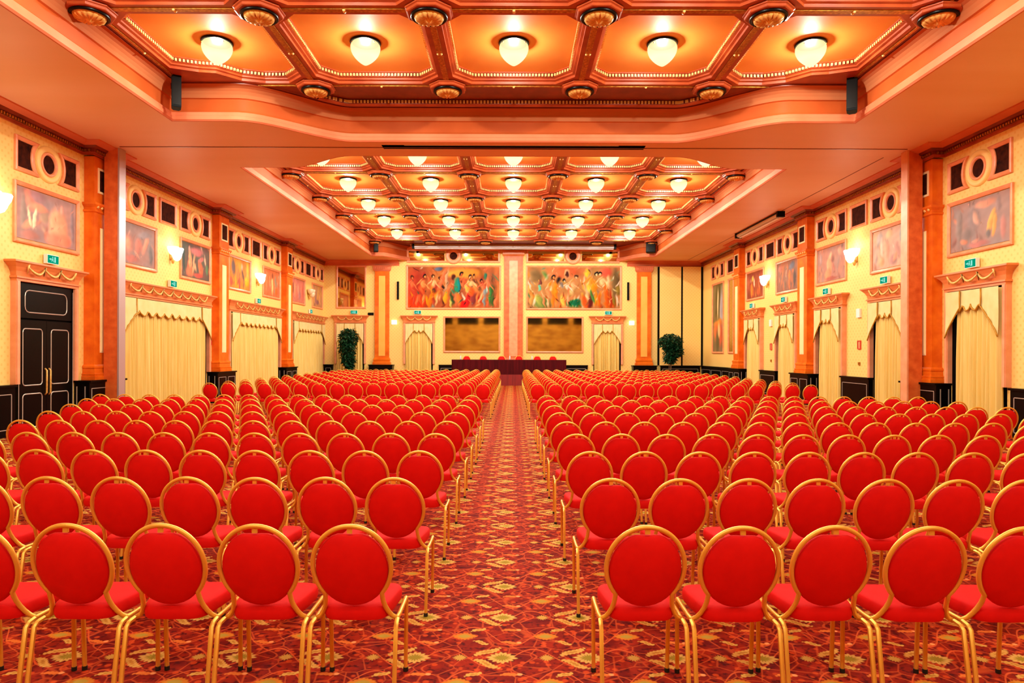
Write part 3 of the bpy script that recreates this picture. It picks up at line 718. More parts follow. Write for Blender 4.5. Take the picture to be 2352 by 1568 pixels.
# mirrors in frames
def mirror(wall, t, z, w, h, label, fr='frame'):
    r = thing('wall_mirror', label, 'mirror'); framed(MB(), rect(w / 2 + .1, h / 2 + .1)).build('frame', fr, r)
    MB().poly([lf(x, .014, y) for x, y in rect(w / 2 + .012, h / 2 + .012)]).build('glass', 'mirror', r)
    loc, rz = place(wall, t, z); r.location = loc; r.rotation_euler = (0, 0, rz); return r
mirror('far', -2.2, 2.66, 2.84, 1.74, 'dark bronze mirror below the left mural, behind the long table')
mirror('far', 2.24, 2.66, 2.86, 1.74, 'dark bronze mirror below the right mural, behind the long table')
mirror('far', -8.67, 5.18, 1.4, 2.1, 'tall bronze mirror over the doorway at the far left corner')
mirror('right', 31.72, 3.44, .62, 3.3, 'narrow dark mirror beside the third right pilaster')
for s, nm in ((-1, 'left'), (1, 'right')):
    r = thing('frieze_mirror', 'long dark frieze mirror with a central roundel above the %s mural' % nm, 'mirror'); r.location = (s * 3.2, YB, 6.86)
    framed(MB(), rect(2.5, .36), [(0, 0), (0, .05), (.03, .06), (.1, .04), (.1, .012)]).build('frame', 'frame', r)
    for q in (-1, 1):
        p = [(.48, -.26), (2.4, -.26), (2.4, .26), (.48, .26)]; p = p if q > 0 else [(-x, z) for x, z in reversed(p)]
        MB().poly([lf(x, .014, z) for x, z in p]).build('glass', 'mirror', r)
    MB().loft([[lf(R * math.cos(2 * PI * k / 32), d, R * math.sin(2 * PI * k / 32)) for k in range(32)] for R, d in ((.44, .012), (.43, .06), (.4, .09), (.27, .09), (.23, .06), (.2, .03))], 0, True, (False, False)).build('roundel', 'frame', r, smooth=True)
    MB().poly([lf(.21 * math.cos(2 * PI * k / 32), .032, .21 * math.sin(2 * PI * k / 32)) for k in range(32)]).build('roundel_centre', 'grille', r)

# door surrounds with swags
def surround(hw, nsw):
    def f():
        r = thing('door_surround', '', 'door surround')
        for s in (-1, 1): MB(lf).box(*sorted((s * hw, s * (hw + .12))), .002, .12, 1.04, 3.14).box(*sorted((s * (hw + .02), s * (hw + .1))), .12, .135, 1.04, 3.14).build('jamb', 'terracotta', r)
        R = lambda z, w, d: [lf(-w, .002, z), lf(w, .002, z), lf(w, d, z), lf(-w, d, z)]
        MB().loft([R(z, hw + w, d) for z, w, d in ((3.14, .12, .13), (3.2, .12, .13), (3.2, .15, .16), (3.235, .15, .16), (3.25, .12, .12), (3.34, .14, .135), (3.42, .19, .17), (3.49, .27, .22), (3.515, .31, .25), (3.55, .31, .25), (3.56, .28, .2))], 0).build('entablature', 'orange', r)
        for i in range(nsw):
            a = -hw * .86 + 2 * hw * .86 * i / nsw; b = -hw * .86 + 2 * hw * .86 * (i + 1) / nsw
            pts = [lf(a + (b - a) * u, .19 + .03 * math.sin(PI * u), 3.46 - .15 * math.sin(PI * u) ** .8) for u in [k / 12 for k in range(13)]]
            m = MB().tube(pts, [.012 + .02 * math.sin(PI * k / 12) for k in range(13)], 6)
            for e in (a, b): m.tube([lf(e, .205, 3.49), lf(e, .19, 3.4), lf(e, .17, 3.3)], [.028, .016, .008], 6)
            m.build('swag', 'goldpale', r, smooth=True)
        MB(lf).box(-hw, hw, .002, .012, 0, 3.14).build('opening', 'darkgap', r)
        return r
    return f
P_sd, P_sw = Proto(surround(.87, 3)), Proto(surround(2.58, 8))

def curtain(hw, nscal, gap, gw=.36):
    """gap: -1 or 1, the side where the drape stops short of the jamb"""
    def f():
        r = thing('curtain', '', 'curtain'); rg = random.Random(5 + nscal)
        x0, x1 = -hw + (gw if gap < 0 else .03), hw - (gw if gap > 0 else .03)
        n = int((x1 - x0) / .011); ph = 0; xs = []
        for i in range(n + 1):
            u = i / n; ph += .5 * (1 + .45 * math.sin(u * 23 * hw) + .25 * math.sin(u * 57 * hw + 1))
            xs.append((x0 + (x1 - x0) * u, ph))
        rings = []
        for z, am, dr in ((3.1, .016, 0), (2.6, .042, 0), (1.6, .058, .0), (.7, .066, .0), (.03, .068, .0)):
            rings.append([lf(x + am * .14 * math.cos(p * .5 + z), .1 + am * .95 * math.sin(p) + .012 * math.sin(p * .31 + z) + dr, z) for x, p in xs])
        MB().loft(rings, 0, False).build('drape', 'curtain', r, smooth=True)
        ih = .4 if nscal < 3 else hw - .62            # half-width of the centre valance
        n = 16 * max(nscal, 2); edge = []
        for i in range(n + 1):
            u = i / n; s = (u * (nscal + 1) - .5) % 1.0
            edge.append((-ih + 2 * ih * u, 2.80 - .13 * math.sin(PI * s) ** .8))
        fold = lambda x, z: .165 + .012 * math.sin(x * 34) * (3.1 - z) / .5 + .015 * (3.1 - z)
        rows = []
        for k in range(5):
            w = k / 4; rows.append([lf(x, fold(x, 3.12 + (e - 3.12) * w), 3.12 + (e - 3.12) * w) for x, e in edge])
        v = MB().loft(rows, 0, False).build('valance', 'valance', r, smooth=True); v0 = v
        MB().tube([lf(x, fold(x, e) + .008, e) for x, e in edge], .02, 5).build('cord', 'trim', v, smooth=True)
        for s in (-1, 1):
            outer, inner = s * (hw - .01), s * (ih - .06); m = 14; ed = []
            for i in range(m + 1):
                u = i / m; x = inner + (outer - inner) * u
                ed.append((x, 2.74 - .66 * (u ** 1.25) + .1 * math.sin(PI * u) * (u - .6)))
            rows = [[lf(x, .185 + .014 * math.sin(x * 40 + k) * k / 4, 3.12 + (e - 3.12) * k / 4) for x, e in ed] for k in range(5)]
            tl_ = MB().loft(rows, 0, False).build('tail', 'valance', r, smooth=True)
            pts = [lf(x, .198, e) for x, e in ed]
            MB().tube([lf(inner, .195, 3.12), lf(inner + s * .005, .195, 2.95), lf(inner, .197, 2.74)] + pts, .017, 5).build('cord', 'trim', tl_, smooth=True)
        return r
    return f
P_cr, P_cl, P_cf = Proto(curtain(.87, 2, -1)), Proto(curtain(2.58, 8, 1)), Proto(curtain(.87, 2, 1, .1))

P_sd.put('left', 14.77, 0, 'terracotta surround with gilt swags round the black double door', 'door surrounds')
for i, t in enumerate(DOORS[:5]):
    where = ORD[i] + ' from the camera on the right wall'
    P_sd.put('right', t, 0, 'terracotta door surround with gilt swags, ' + where, 'door surrounds')
    P_cr.put('right', t, 0, 'cream curtain with scalloped valance in the doorway, ' + where, 'doorway curtains')
for i, t in enumerate((19.98, 26.85, 33.68)):
    where = '%s from the camera on the left wall' % ORD[i]
    P_sw.put('left', t, 0, 'wide terracotta surround with gilt swags, ' + where, 'wide surrounds')
    P_cl.put('left', t, 0, 'very wide cream curtain with scalloped valance, ' + where, 'wide curtains')
for t, w in ((-8.7, 'under the tall mirror at the far left'), (-5.02, 'left of the left bronze mirror'), (5.05, 'right of the right bronze mirror')):
    P_sd.put('far', t, 0, 'small terracotta door surround on the far wall, ' + w, 'door surrounds', (.84, 1, 1.03))
    P_cf.put('far', t, 0, 'cream curtain in the far wall doorway, ' + w, 'doorway curtains', (.84, 1, 1.03))

# black double door on the left
d = bpy.data.objects.new('door_1', None); C.objects.link(d); loc, rz = place('left', 14.77); d.location = loc; d.rotation_euler = (0, 0, rz)
struct(d, 'black lacquered double door with silver mouldings and transom', 'door')
def rline(m, x0, x1, z0, z1, dd, r=.012, c=.07):
    pts = []
    for cx, cz, a0 in ((x1 - c, z1 - c, 0), (x0 + c, z1 - c, 90), (x0 + c, z0 + c, 180), (x1 - c, z0 + c, 270)):
        for k in range(4):
            a = math.radians(a0 + 30 * k); pts.append(lf(cx + c * math.cos(a), dd, cz + c * math.sin(a)))
    m.tube(pts, r, 5, 1, True)
for s in (-1, 1):
    m = MB(lf).box(*sorted((s * .005, s * .84)), .013, .06, .02, 2.36); m.fn = None
    a, b = sorted((s * .14, s * .72)); rline(m, a, b, 1.0, 2.18, .062); rline(m, a, b, .12, .82, .062)
    leaf = m.build('door_leaf', ['black', 'silverline'], d)
    MB().tube([lf(s * .06, .07, .78), lf(s * .06, .11, .82), lf(s * .06, .11, 1.3), lf(s * .06, .07, 1.34)], .018, 8).build('handle', 'goldpale', leaf, smooth=True)
m = MB(lf).box(-.84, .84, .013, .06, 2.4, 3.12); m.fn = None; rline(m, -.66, .66, 2.52, 2.98, .062, .012, .12); m.build('transom', ['black', 'silverline'], d)
m = MB(lf)
for s in (-1, 1): m.box(*sorted((s * .846, s * .868)), .013, .075, 0, 3.13, 0); m.box(*sorted((s * .846, s * .86)), .075, .08, .1, 3.05, 1)
m.build('door_frame', ['black', 'silverline'], d)

# exit signs
def mk_sign():
    r = thing('exit_sign', '', 'exit sign')
    MB(lf).box(-.19, .19, .03, .11, -.1, .1).box(-.05, .05, .002, .03, -.04, .04).build('housing', 'white', r)
    fc = MB(lf).box(-.175, .175, .11, .114, -.085, .085).build('face', 'signlit', r)
    m = MB()   # running figure, door and arrow
    P = lambda pts: m.poly([lf(x, .1155, z) for x, z in pts])
    P([(.03, -.06), (.08, -.06), (.08, .06), (.03, .06)])
    P([(-.13, -.012), (-.085, -.012), (-.085, -.035), (-.05, 0), (-.085, .035), (-.085, .012), (-.13, .012)][::-1])
    P([(-.02 + .016 * math.cos(a), .045 + .016 * math.sin(a)) for a in [k * PI / 5 for k in range(10)]])
    P([(-.035, .025), (-.005, .025), (.0, -.015), (.015, -.055), (.0, -.058), (-.018, -.02), (-.035, -.03), (-.05, -.055), (-.062, -.048), (-.042, -.012)][::-1])
    m.build('pictogram', 'signwhite', fc)
    return r
P_ex = Proto(mk_sign)
for wall, t, w in (('left', 14.9, 'above the black double door'), ('left', 20.2, 'above the nearest wide curtain on the left'), ('left', 27.0, 'above the second wide curtain on the left'), ('left', 34.0, 'above the third wide curtain on the left'),
                ('right', 15.0, 'above the nearest doorway on the right'), ('right', 18.5, 'above the second doorway on the right'), ('right', 21.95, 'above the third doorway on the right'), ('right', 25.4, 'above the fourth doorway on the right'), ('right', 28.8, 'above the fifth doorway on the right'),
                ('far', -8.5, 'over the far left corner doorway'), ('far', -5.1, 'below the left mural'), ('far', 5.1, 'below the right mural')):
    P_ex.put(wall, t, 3.71 if wall != 'far' else 3.83, 'small green exit sign ' + w, 'exit signs')

# wall lamps of white glass shells
def mk_sconce(mat):
    def f():
        r = thing('wall_sconce', '', 'wall lamp')
        MB().lathe([(.001, -.3), (.03, -.28), (.05, -.2), (.03, -.1), (.04, 0), (.02, .1)], 10, lf(0, .08, 0)).box(-.05, .05, -.06, -.002, -.18, .0).build('bracket', 'goldpale', r, smooth=True)
        for x, dd, z, k in ((-.14, .16, .06, 1), (.14, .16, .06, 1), (0, .2, -.1, .9)):
            prof = [(.02, -.13), (.09, -.09), (.14, 0), (.165, .1), (.15, .13)]
            m = MB().lathe([(R * k, Z * k) for R, Z in prof], 14, lf(x, dd, z), 0, (True, False)); m.build('shell', mat, r, smooth=True)
        return r
    return f
P_sc, P_so = Proto(mk_sconce('sconceglass')), Proto(mk_sconce('sconceoff'))
SC = [('left', 13.22, 'at the left picture edge'), ('left', 20.2, 'over the nearest wide curtain on the left'), ('left', 27.0, 'over the second wide curtain on the left'), ('right', 20.15, 'between the second and third doorways on the right'), ('right', 27.1, 'between the fourth and fifth doorways on the right')]
for wall, t, w in SC: P_sc.put(wall, t, 4.6, 'lit white glass wall lamp ' + w, 'lit wall lamps')
P_so.put('left', 33.8, 4.6, 'unlit glass wall lamp over the third wide curtain on the left', 'wall lamps')

# small fittings
def small(name, label, cat, wall, t, z, w, h, dd, mat, grp=None, d0=.002):
    r = MB(lf).box(-w / 2, w / 2, d0, dd, -h / 2, h / 2).build(name, mat); tag(r, label, cat, grp); loc, rz = place(wall, t, z); r.location = loc; r.rotation_euler = (0, 0, rz); return r
small('notice_sign', 'white square notice on the right wall between second and third doorways', 'sign', 'right', 19.98, 2.9, .2, .26, .06, 'white')
small('notice_sign', 'white square notice on the right wall between fourth and fifth doorways', 'sign', 'right', 26.8, 2.9, .2, .26, .06, 'white')
def mk_call():
    r = thing('call_point', '', 'alarm call point'); framed(MB(), rect(.09, .13), [(0, 0), (0, .03), (.025, .03), (.025, .002)]).build('frame', 'redsign', r); MB(lf).box(-.065, .065, .002, .012, -.105, .105).build('plate', 'terracotta', r); return r
P_cp = Proto(mk_call)
for wall, t, z, w in (('right', 19.98, 1.97, 'below the nearer white notice on the right wall'), ('right', 26.8, 1.97, 'below the farther white notice on the right wall'), ('left', 22.87, 2.05, 'beside the nearest wide curtain on the left')): P_cp.put(wall, t, z, 'small red alarm point ' + w)
for wall, t, w in (('right', 19.98, 'nearer'), ('right', 26.8, 'farther')): small('wall_switch', 'tiny dark switch low on the wall under the %s red alarm point' % w, 'switch', wall, t, 1.42, .09, .09, .03, 'gold')
for s, w in ((-1, 'left'), (1, 'right')):
    small('wall_light', 'small white square light beside the %s far pilaster' % w, 'wall light', 'far', s * 6.36, 3.3, .26, .22, .1, 'sconceglass')
    small('column_speaker', 'slim black column speaker beside the %s mural' % w, 'speaker', 'far', s * 6.16, 5.0, .1, .95, .12, 'matblack')
small('notice_plate', 'black plate above the far left doorway surround', 'plate', 'far', -7.62, 3.74, .3, .14, .05, 'matblack')

# far wall: pilasters and folding partition panels
def farpil(x, w, z1, label, mats):
    r = thing('far_pilaster', label, 'pilaster', (x, YB, 0))
    MB(lf).box(-w, w, .002, .14, 1.04, z1).build('shaft', mats[0], r)
    MB(lf).box(-w * .45, w * .45, .14, .15, 1.5, z1 - .55).build('inlay', mats[1], r)
    R = lambda z, a, dd: [lf(-a, .002, z), lf(a, .002, z), lf(a, dd, z), lf(-a, dd, z)]
    MB().loft([R(1.02, w + .1, .24), R(1.14, w + .1, .24), R(1.2, w + .05, .2), R(1.3, w + .07, .22), R(1.42, w + .01, .15)]).build('base', mats[0], r)
    m = MB().loft([R(z1 - .3, w + .01, .15), R(z1 - .22, w + .08, .22), R(z1 - .06, w + .08, .22), R(z1, w + .12, .26)])
    for k in range(7): m.box(-w + 2 * w * k / 7 + .02, -w + 2 * w * (k + 1) / 7 - .02, -.25, -.22, z1 - .2, z1 - .08)
    m.build('capital', mats[2], r)
    return r
for s, w in ((-1, 'left'), (1, 'right')): farpil(s * 7.0, .38, 6.32, 'orange pilaster with cream inlay on the far wall, %s end' % w, ('marble', 'ochre', 'lip'))
farpil(.02, .5, 7.15, 'pink centre pilaster between the two murals', ('marble2', 'frame', 'orange'))
for s, w in ((-1, 'left'), (1, 'right')):
    m = MB().box(s * 7.0 - .62, s * 7.0 + .62, YB - .5, YB - .0, 0, .99).box(s * 7.0 - .66, s * 7.0 + .66, YB - .54, YB, .99, 1.035); o = m.build('baseboard_far', 'black'); struct(o, 'black plinth under the %s far pilaster' % w, 'dado')
for i, (a, b) in enumerate(((7.82, 8.96), (9.06, 10.02))):
    o = MB().box(a, b, YB - .22, YB - .16, 1.04, 6.3).build('folding_screen', 'wall'); tag(o, 'tall yellow folding wall panel at the far right, %s from the pilaster' % ORD[i], 'folding screen', 'folding panels')
o = MB().box(7.72, 10.13, YB - .15, YB - .13, 1.04, 6.3).build('trim_90', 'darkgap'); struct(o, 'dark gap behind the folding panels', 'gap')
# ------------------------------------------------------------------ ceiling lamps and rosettes
def mk_lamp():
    r = thing('ceiling_lamp', '', 'ceiling lamp')
    MB().lathe([(.27, 0), (.29, -.008), (.29, -.03), (.276, -.042), (.246, -.04)], 28, mat=0, cap=(True, True)).build('collar', 'blackring', r, smooth=True, angle=.6); cl = r.children[0] if r.children else None
    pr = [(.25, -.04), (.268, -.065), (.277, -.1), (.276, -.14), (.264, -.19), (.238, -.245), (.198, -.3), (.15, -.35), (.103, -.39), (.06, -.42), (.03, -.437), (.004, -.447)]
    MB().lathe(pr, 28, cap=(False, True)).build('shade', 'lamp', r, smooth=True)
    m = MB()
    for k in range(4):
        a = PI / 4 + k * PI / 2; m.lathe([(.001, -.012), (.014, 0), (.001, .012)], 6, (.294 * math.cos(a), .294 * math.sin(a), -.09))
    m.build('screw', 'gold', cl)
    return r
lamp0 = mk_lamp(); lamp_used = False
def put_lamp(x, y, label):
    global lamp_used
    if not lamp_used: lamp_used = True; lamp0.location = (x, y, HP - .002); lamp0['label'] = label; lamp0['group'] = 'acorn ceiling lamps'
    else: dup(lamp0, (x, y, HP - .002), label, 'acorn ceiling lamps')
LX = [(i - 2) * PX for i in range(5)]
LIT_HIDDEN = [FR_Y[1], FR_Y[2], FR_Y[4], FR_Y[5]]
for i, x in enumerate(LX): put_lamp(x, FR_Y[0], 'large lit acorn glass lamp in the near coffers, %s of five from the left' % ORD[i])
for j, y in enumerate(BK_Y):
    for i, x in enumerate(LX): put_lamp(x, y, 'lit acorn glass lamp in the far coffers, %s row away, %s from the left' % (ORD[j], ORD[i]))
for j, y in enumerate(LIT_HIDDEN):
    for i, x in enumerate(LX): put_lamp(x, y, 'lit acorn glass lamp overhead nearer than the picture, %s row back, %s from the left' % (ORD[j], ORD[i]))

def mk_rosette():
    r = thing('ceiling_rosette', '', 'ceiling rosette')
    oc = lambda R, z: [(R * math.cos(PI / 8 + k * PI / 4), R * math.sin(PI / 8 + k * PI / 4), z) for k in range(8)]
    MB().loft([oc(.41, 0), oc(.41, -.02), oc(.385, -.03), oc(.385, -.07), oc(.365, -.08)]).build('block', 'beam', r)
    MB().lathe([(.3, -.08), (.305, -.11), (.285, -.125), (.255, -.11), (.25, -.08)], 28, cap=(False, False)).build('ring', 'blackring', r, smooth=True)
    n = 48; rings = []
    for R, z, am in ((.25, -.085, 0), (.25, -.11, .0), (.225, -.145, .012), (.16, -.17, .014), (.09, -.16, .008), (.06, -.175, 0), (.03, -.2, 0), (.002, -.205, 0)):
        rings.append([(R * math.cos(2 * PI * k / n), R * math.sin(2 * PI * k / n), z - am * (1 if k % 3 else -1)) for k in range(n)])
    MB().loft(rings).build('flower', 'goldpale', r, smooth=True)
    return r
ros0 = mk_rosette(); ros_used = False
def put_ros(x, y, label):
    global ros_used
    p = (x, y, 7.345)
    if not ros_used: ros_used = True; ros0.location = p; ros0['label'] = label; ros0['group'] = 'ceiling rosettes'
    else: dup(ros0, p, label, 'ceiling rosettes')
for i in range(6): put_ros((i - 2.5) * PX, FR_Y[0] - PY / 2, 'gilded ceiling rosette at the top picture edge, %s of six from the left' % ORD[i])
for i in range(1, 5): put_ros((i - 2.5) * PX, FR_Y[0] + PY / 2, 'gilded ceiling rosette on the far beam of the near coffers, %s of four' % ORD[i - 1])
for j in range(5):
    for i in range(6): put_ros((i - 2.5) * PX, BK_Y[j] + PY / 2, 'gilded rosette in the far coffers, beam row %s, %s of six from the left' % (ORD[j], ORD[i]))

# ------------------------------------------------------------------ loudspeakers, screen housings
def speaker(x, y, z, h, w, dp, rz, rx, label):
    r = thing('hanging_speaker', label, 'speaker', (x, y, z)); r.rotation_euler = (rx, 0, rz)
    pr = [(-w / 2, -dp / 2), (w / 2, -dp / 2), (w / 2, dp * .2), (w * .3, dp / 2), (-w * .3, dp / 2), (-w / 2, dp * .2)]
    MB().loft([[(a * k, b * k, zz) for a, b in pr] for zz, k in ((-h / 2, .94), (-h / 2 + .02, 1), (h / 2 - .02, 1), (h / 2, .94))]).build('cabinet', 'matblack', r)
    MB().box(-w * .44, w * .44, -dp / 2 - .008, -dp / 2, -h * .44, h * .46).build('grille', 'blackring', r)
    MB().tube([(0, dp / 2, h * .2), (0, dp / 2 + .12, h * .3), (0, dp / 2 + .2, h * .36)], .025, 6).box(-.09, .09, dp / 2 + .18, dp / 2 + .22, h * .26, h * .46).build('bracket', 'matblack', r)
    return r
speaker(-6.92, 14.0, 7.04, .72, .18, .2, .5, -.1, 'slim black speaker hanging at the left end of the near coffers')
speaker(6.94, 14.0, 7.02, .74, .2, .2, -.5, -.12, 'slim black tilted speaker hanging at the right end of the near coffers')
speaker(-6.95, 34.55, 7.1, .68, .22, .22, .3, -.1, 'slim black speaker at the far left corner of the far coffers')
speaker(6.95, 34.45, 7.08, .68, .46, .3, -.3, -.14, 'broad black speaker at the far right corner of the far coffers')
r = thing('projector', 'small dark fixture under the right edge of the flat ceiling', 'ceiling fixture', (6.98, 18.5, 6.95))
MB().lathe([(.001, -.2), (.1, -.17), (.14, -.08), (.14, .05), (.05, .1)], 14).build('dome', 'matblack', r, smooth=True)
MB().tube([(0, 0, .08), (0, 0, .3), (.15, 0, .34)], .03, 6).build('bracket', 'matblack', r)

r = thing('screen_slot', 'long black slot in the flat ceiling holding a rolled screen', 'projection screen', (0, 16.26, HS))
MB().add([(-3.12, -.16, .2), (3.12, -.16, .2), (3.12, .16, .2), (-3.12, .16, .2), (-3.12, -.16, 0), (3.12, -.16, 0), (3.12, .16, 0), (-3.12, .16, 0)], [(0, 1, 2, 3), (0, 1, 5, 4), (1, 2, 6, 5), (2, 3, 7, 6), (3, 0, 4, 7)]).build('box', 'matblack', r)
MB().box(-2.6, 2.5, -.05, -.01, .03, .06).build('screen_bar', 'silver', r)
r = thing('ceiling_screen', 'long silver screen housing under the far ceiling above the murals', 'projection screen', (.05, 35.75, 7.22))
MB().loft([[(x, .09 * math.cos(a), .09 * math.sin(a)) for a in [k * PI / 8 for k in range(16)]] for x in (-5.25, 5.25)]).build('case', 'silver', r, smooth=True, angle=.6)
MB().box(-5.2, 5.2, -.03, .03, -.115, -.09).build('screen_bar', 'white', r)
for s in (-1, 1): MB().box(s * 5.28 - .06, s * 5.28 + .06, -.1, .1, -.1, .21).build('end_bracket', 'matblack', r)
r = thing('ceiling_screen', 'silver roller screen housing along the ceiling over the right wall', 'projection screen', (9.2, 25.7, 6.5))
MB().loft([[(.1 * math.cos(a), y, .08 * math.sin(a) + .0) for a in [k * PI / 8 for k in range(16)]] for y in (-2.15, 2.15)]).build('case', 'silver', r, smooth=True, angle=.6)
MB().box(-.1, -.06, -2.1, 2.1, .045, .085).build('shadow_line', 'matblack', r)  # black strip standing in for the shadow line above the tube
MB().box(-.03, .03, -2.0, 2.0, -.12, -.085).build('screen_bar', 'white', r)
for s in (-1, 1): MB().box(-.13, .13, s * 2.2 - .06, s * 2.2 + .06, -.1, .098).build('end_bracket', 'matblack', r)

# ------------------------------------------------------------------ stage, long table, plants
r = thing('stage_platform', 'low stage platform with a red pleated skirt at the aisle end', 'stage', (-.1, 35.1, 0))
MB().box(-3.3, 3.1, .03, 1.46, .0, .56).build('deck', 'stage', r)
def pleats(path, z0, z1, am, step):
    pts = []
    for A, B in zip(path, path[1:]):
        A, B = Vector(A), Vector(B); L = (B - A).length; d = (B - A) / L; nr = Vector((d.y, -d.x)); k = max(int(L / step), 2)
        for j in range(k): c = A + d * (L * j / k) + nr * am * math.sin(j * 1.1); pts.append((c.x, c.y))
    pts.append(path[-1])
    return MB().loft([[(x, y, z) for x, y in pts] for z in (z1, z0)], 0, False)
pleats([(-3.34, 1.4), (-3.34, -.01), (3.14, -.01), (3.14, 1.4)], .0, .565, .014, .05).build('skirt', 'winered', r, smooth=True)
r = thing('conference_table', 'long head table on the stage under a dark wine pleated cloth', 'table', (-.2, 35.28, .562))
MB().box(-2.93, 2.93, 0, .62, .73, .762).build('table_top', 'wine', r)
for s in (-1, 1):
    for y in (.08, .54): MB().box(s * 2.8 - .025, s * 2.8 + .025, y - .025, y + .025, .002, .73).build('leg', 'matblack', r)
pleats([(-3.0, .62), (-2.95, -.02), (2.95, -.02), (3.0, .62)], .0, .765, .014, .055).build('cloth', 'wine', r, smooth=True)
for x, w in ((-.16, 'left of centre'), (-2.72, 'near its left end'), (1.0, 'right of centre')):
    r = thing('water_bottle', 'small clear water bottle on the head table, ' + w, 'bottle', (x, 35.6, 1.3275), 'water bottles')
    MB().lathe([(.03, 0), (.034, .01), (.034, .14), (.015, .19)], 10).build('body', 'bluewhite', r, smooth=True); MB().lathe([(.016, .19), (.016, .21)], 8).build('cap', 'white', r)

def plant(x, y, h, crown, label, seed, n=2600):
    r = thing('potted_ficus', label, 'potted plant', (x, y, 0)); rg = random.Random(seed)
    MB().lathe([(.16, .0), (.2, .02), (.24, .36), (.26, .38), (.23, .38), (.2, .3), (.001, .3)], 18).build('pot', 'white', r, smooth=True, angle=.6)
    m = MB()
    for k in range(3):
        a = k * 2.1; m.tube([(.04 * math.cos(a), .04 * math.sin(a), .3), (.06 * math.cos(a + 1), .06 * math.sin(a + 1), .9), (.1 * math.cos(a + 2), .1 * math.sin(a + 2), h * .62), (.22 * math.cos(a + 2), .2 * math.sin(a + 2), h * .85)], [.022, .02, .016, .006], 6)
    m.build('trunk', 'bark', r, smooth=True)
    m = MB()
    for i in range(n):
        while True:
            p = Vector((rg.uniform(-1, 1), rg.uniform(-1, 1), rg.uniform(-1, 1)))
            if p.length < 1: break
        (cx, cz, rx, rz) = rg.choices(crown, [c[2] * c[3] for c in crown])[0]
        c = Vector((cx + p.x * rx, p.y * rx, cz + p.z * rz)); a = rg.uniform(0, 2 * PI); L = rg.uniform(.12, .22); W = L * .26
        d = Vector((math.cos(a), math.sin(a), rg.uniform(-1.3, -.1))).normalized(); s = d.cross(Vector((0, 0, 1))).normalized(); u = s.cross(d)
        m.add([tuple(c), tuple(c + d * L * .45 + s * W + u * .01), tuple(c + d * L), tuple(c + d * L * .45 - s * W + u * .01), tuple(c + d * L * .45 - u * .012)], [(0, 1, 4), (1, 2, 4), (2, 3, 4), (3, 0, 4)])
    m.build('foliage', 'leaf', r)
    return r
plant(-8.4, 34.9, 2.95, [(0, 2.45, .5, .5), (-.05, 1.9, .45, .5), (0, 1.35, .35, .4), (.05, .95, .22, .3)], 'tall dark green ficus tree before the far left doorway', 3)
plant(8.05, 34.9, 2.8, [(0, 2.3, .6, .42), (.15, 1.85, .5, .4), (0, 1.45, .32, .3)], 'dark green ficus tree before the yellow folding panels', 4)

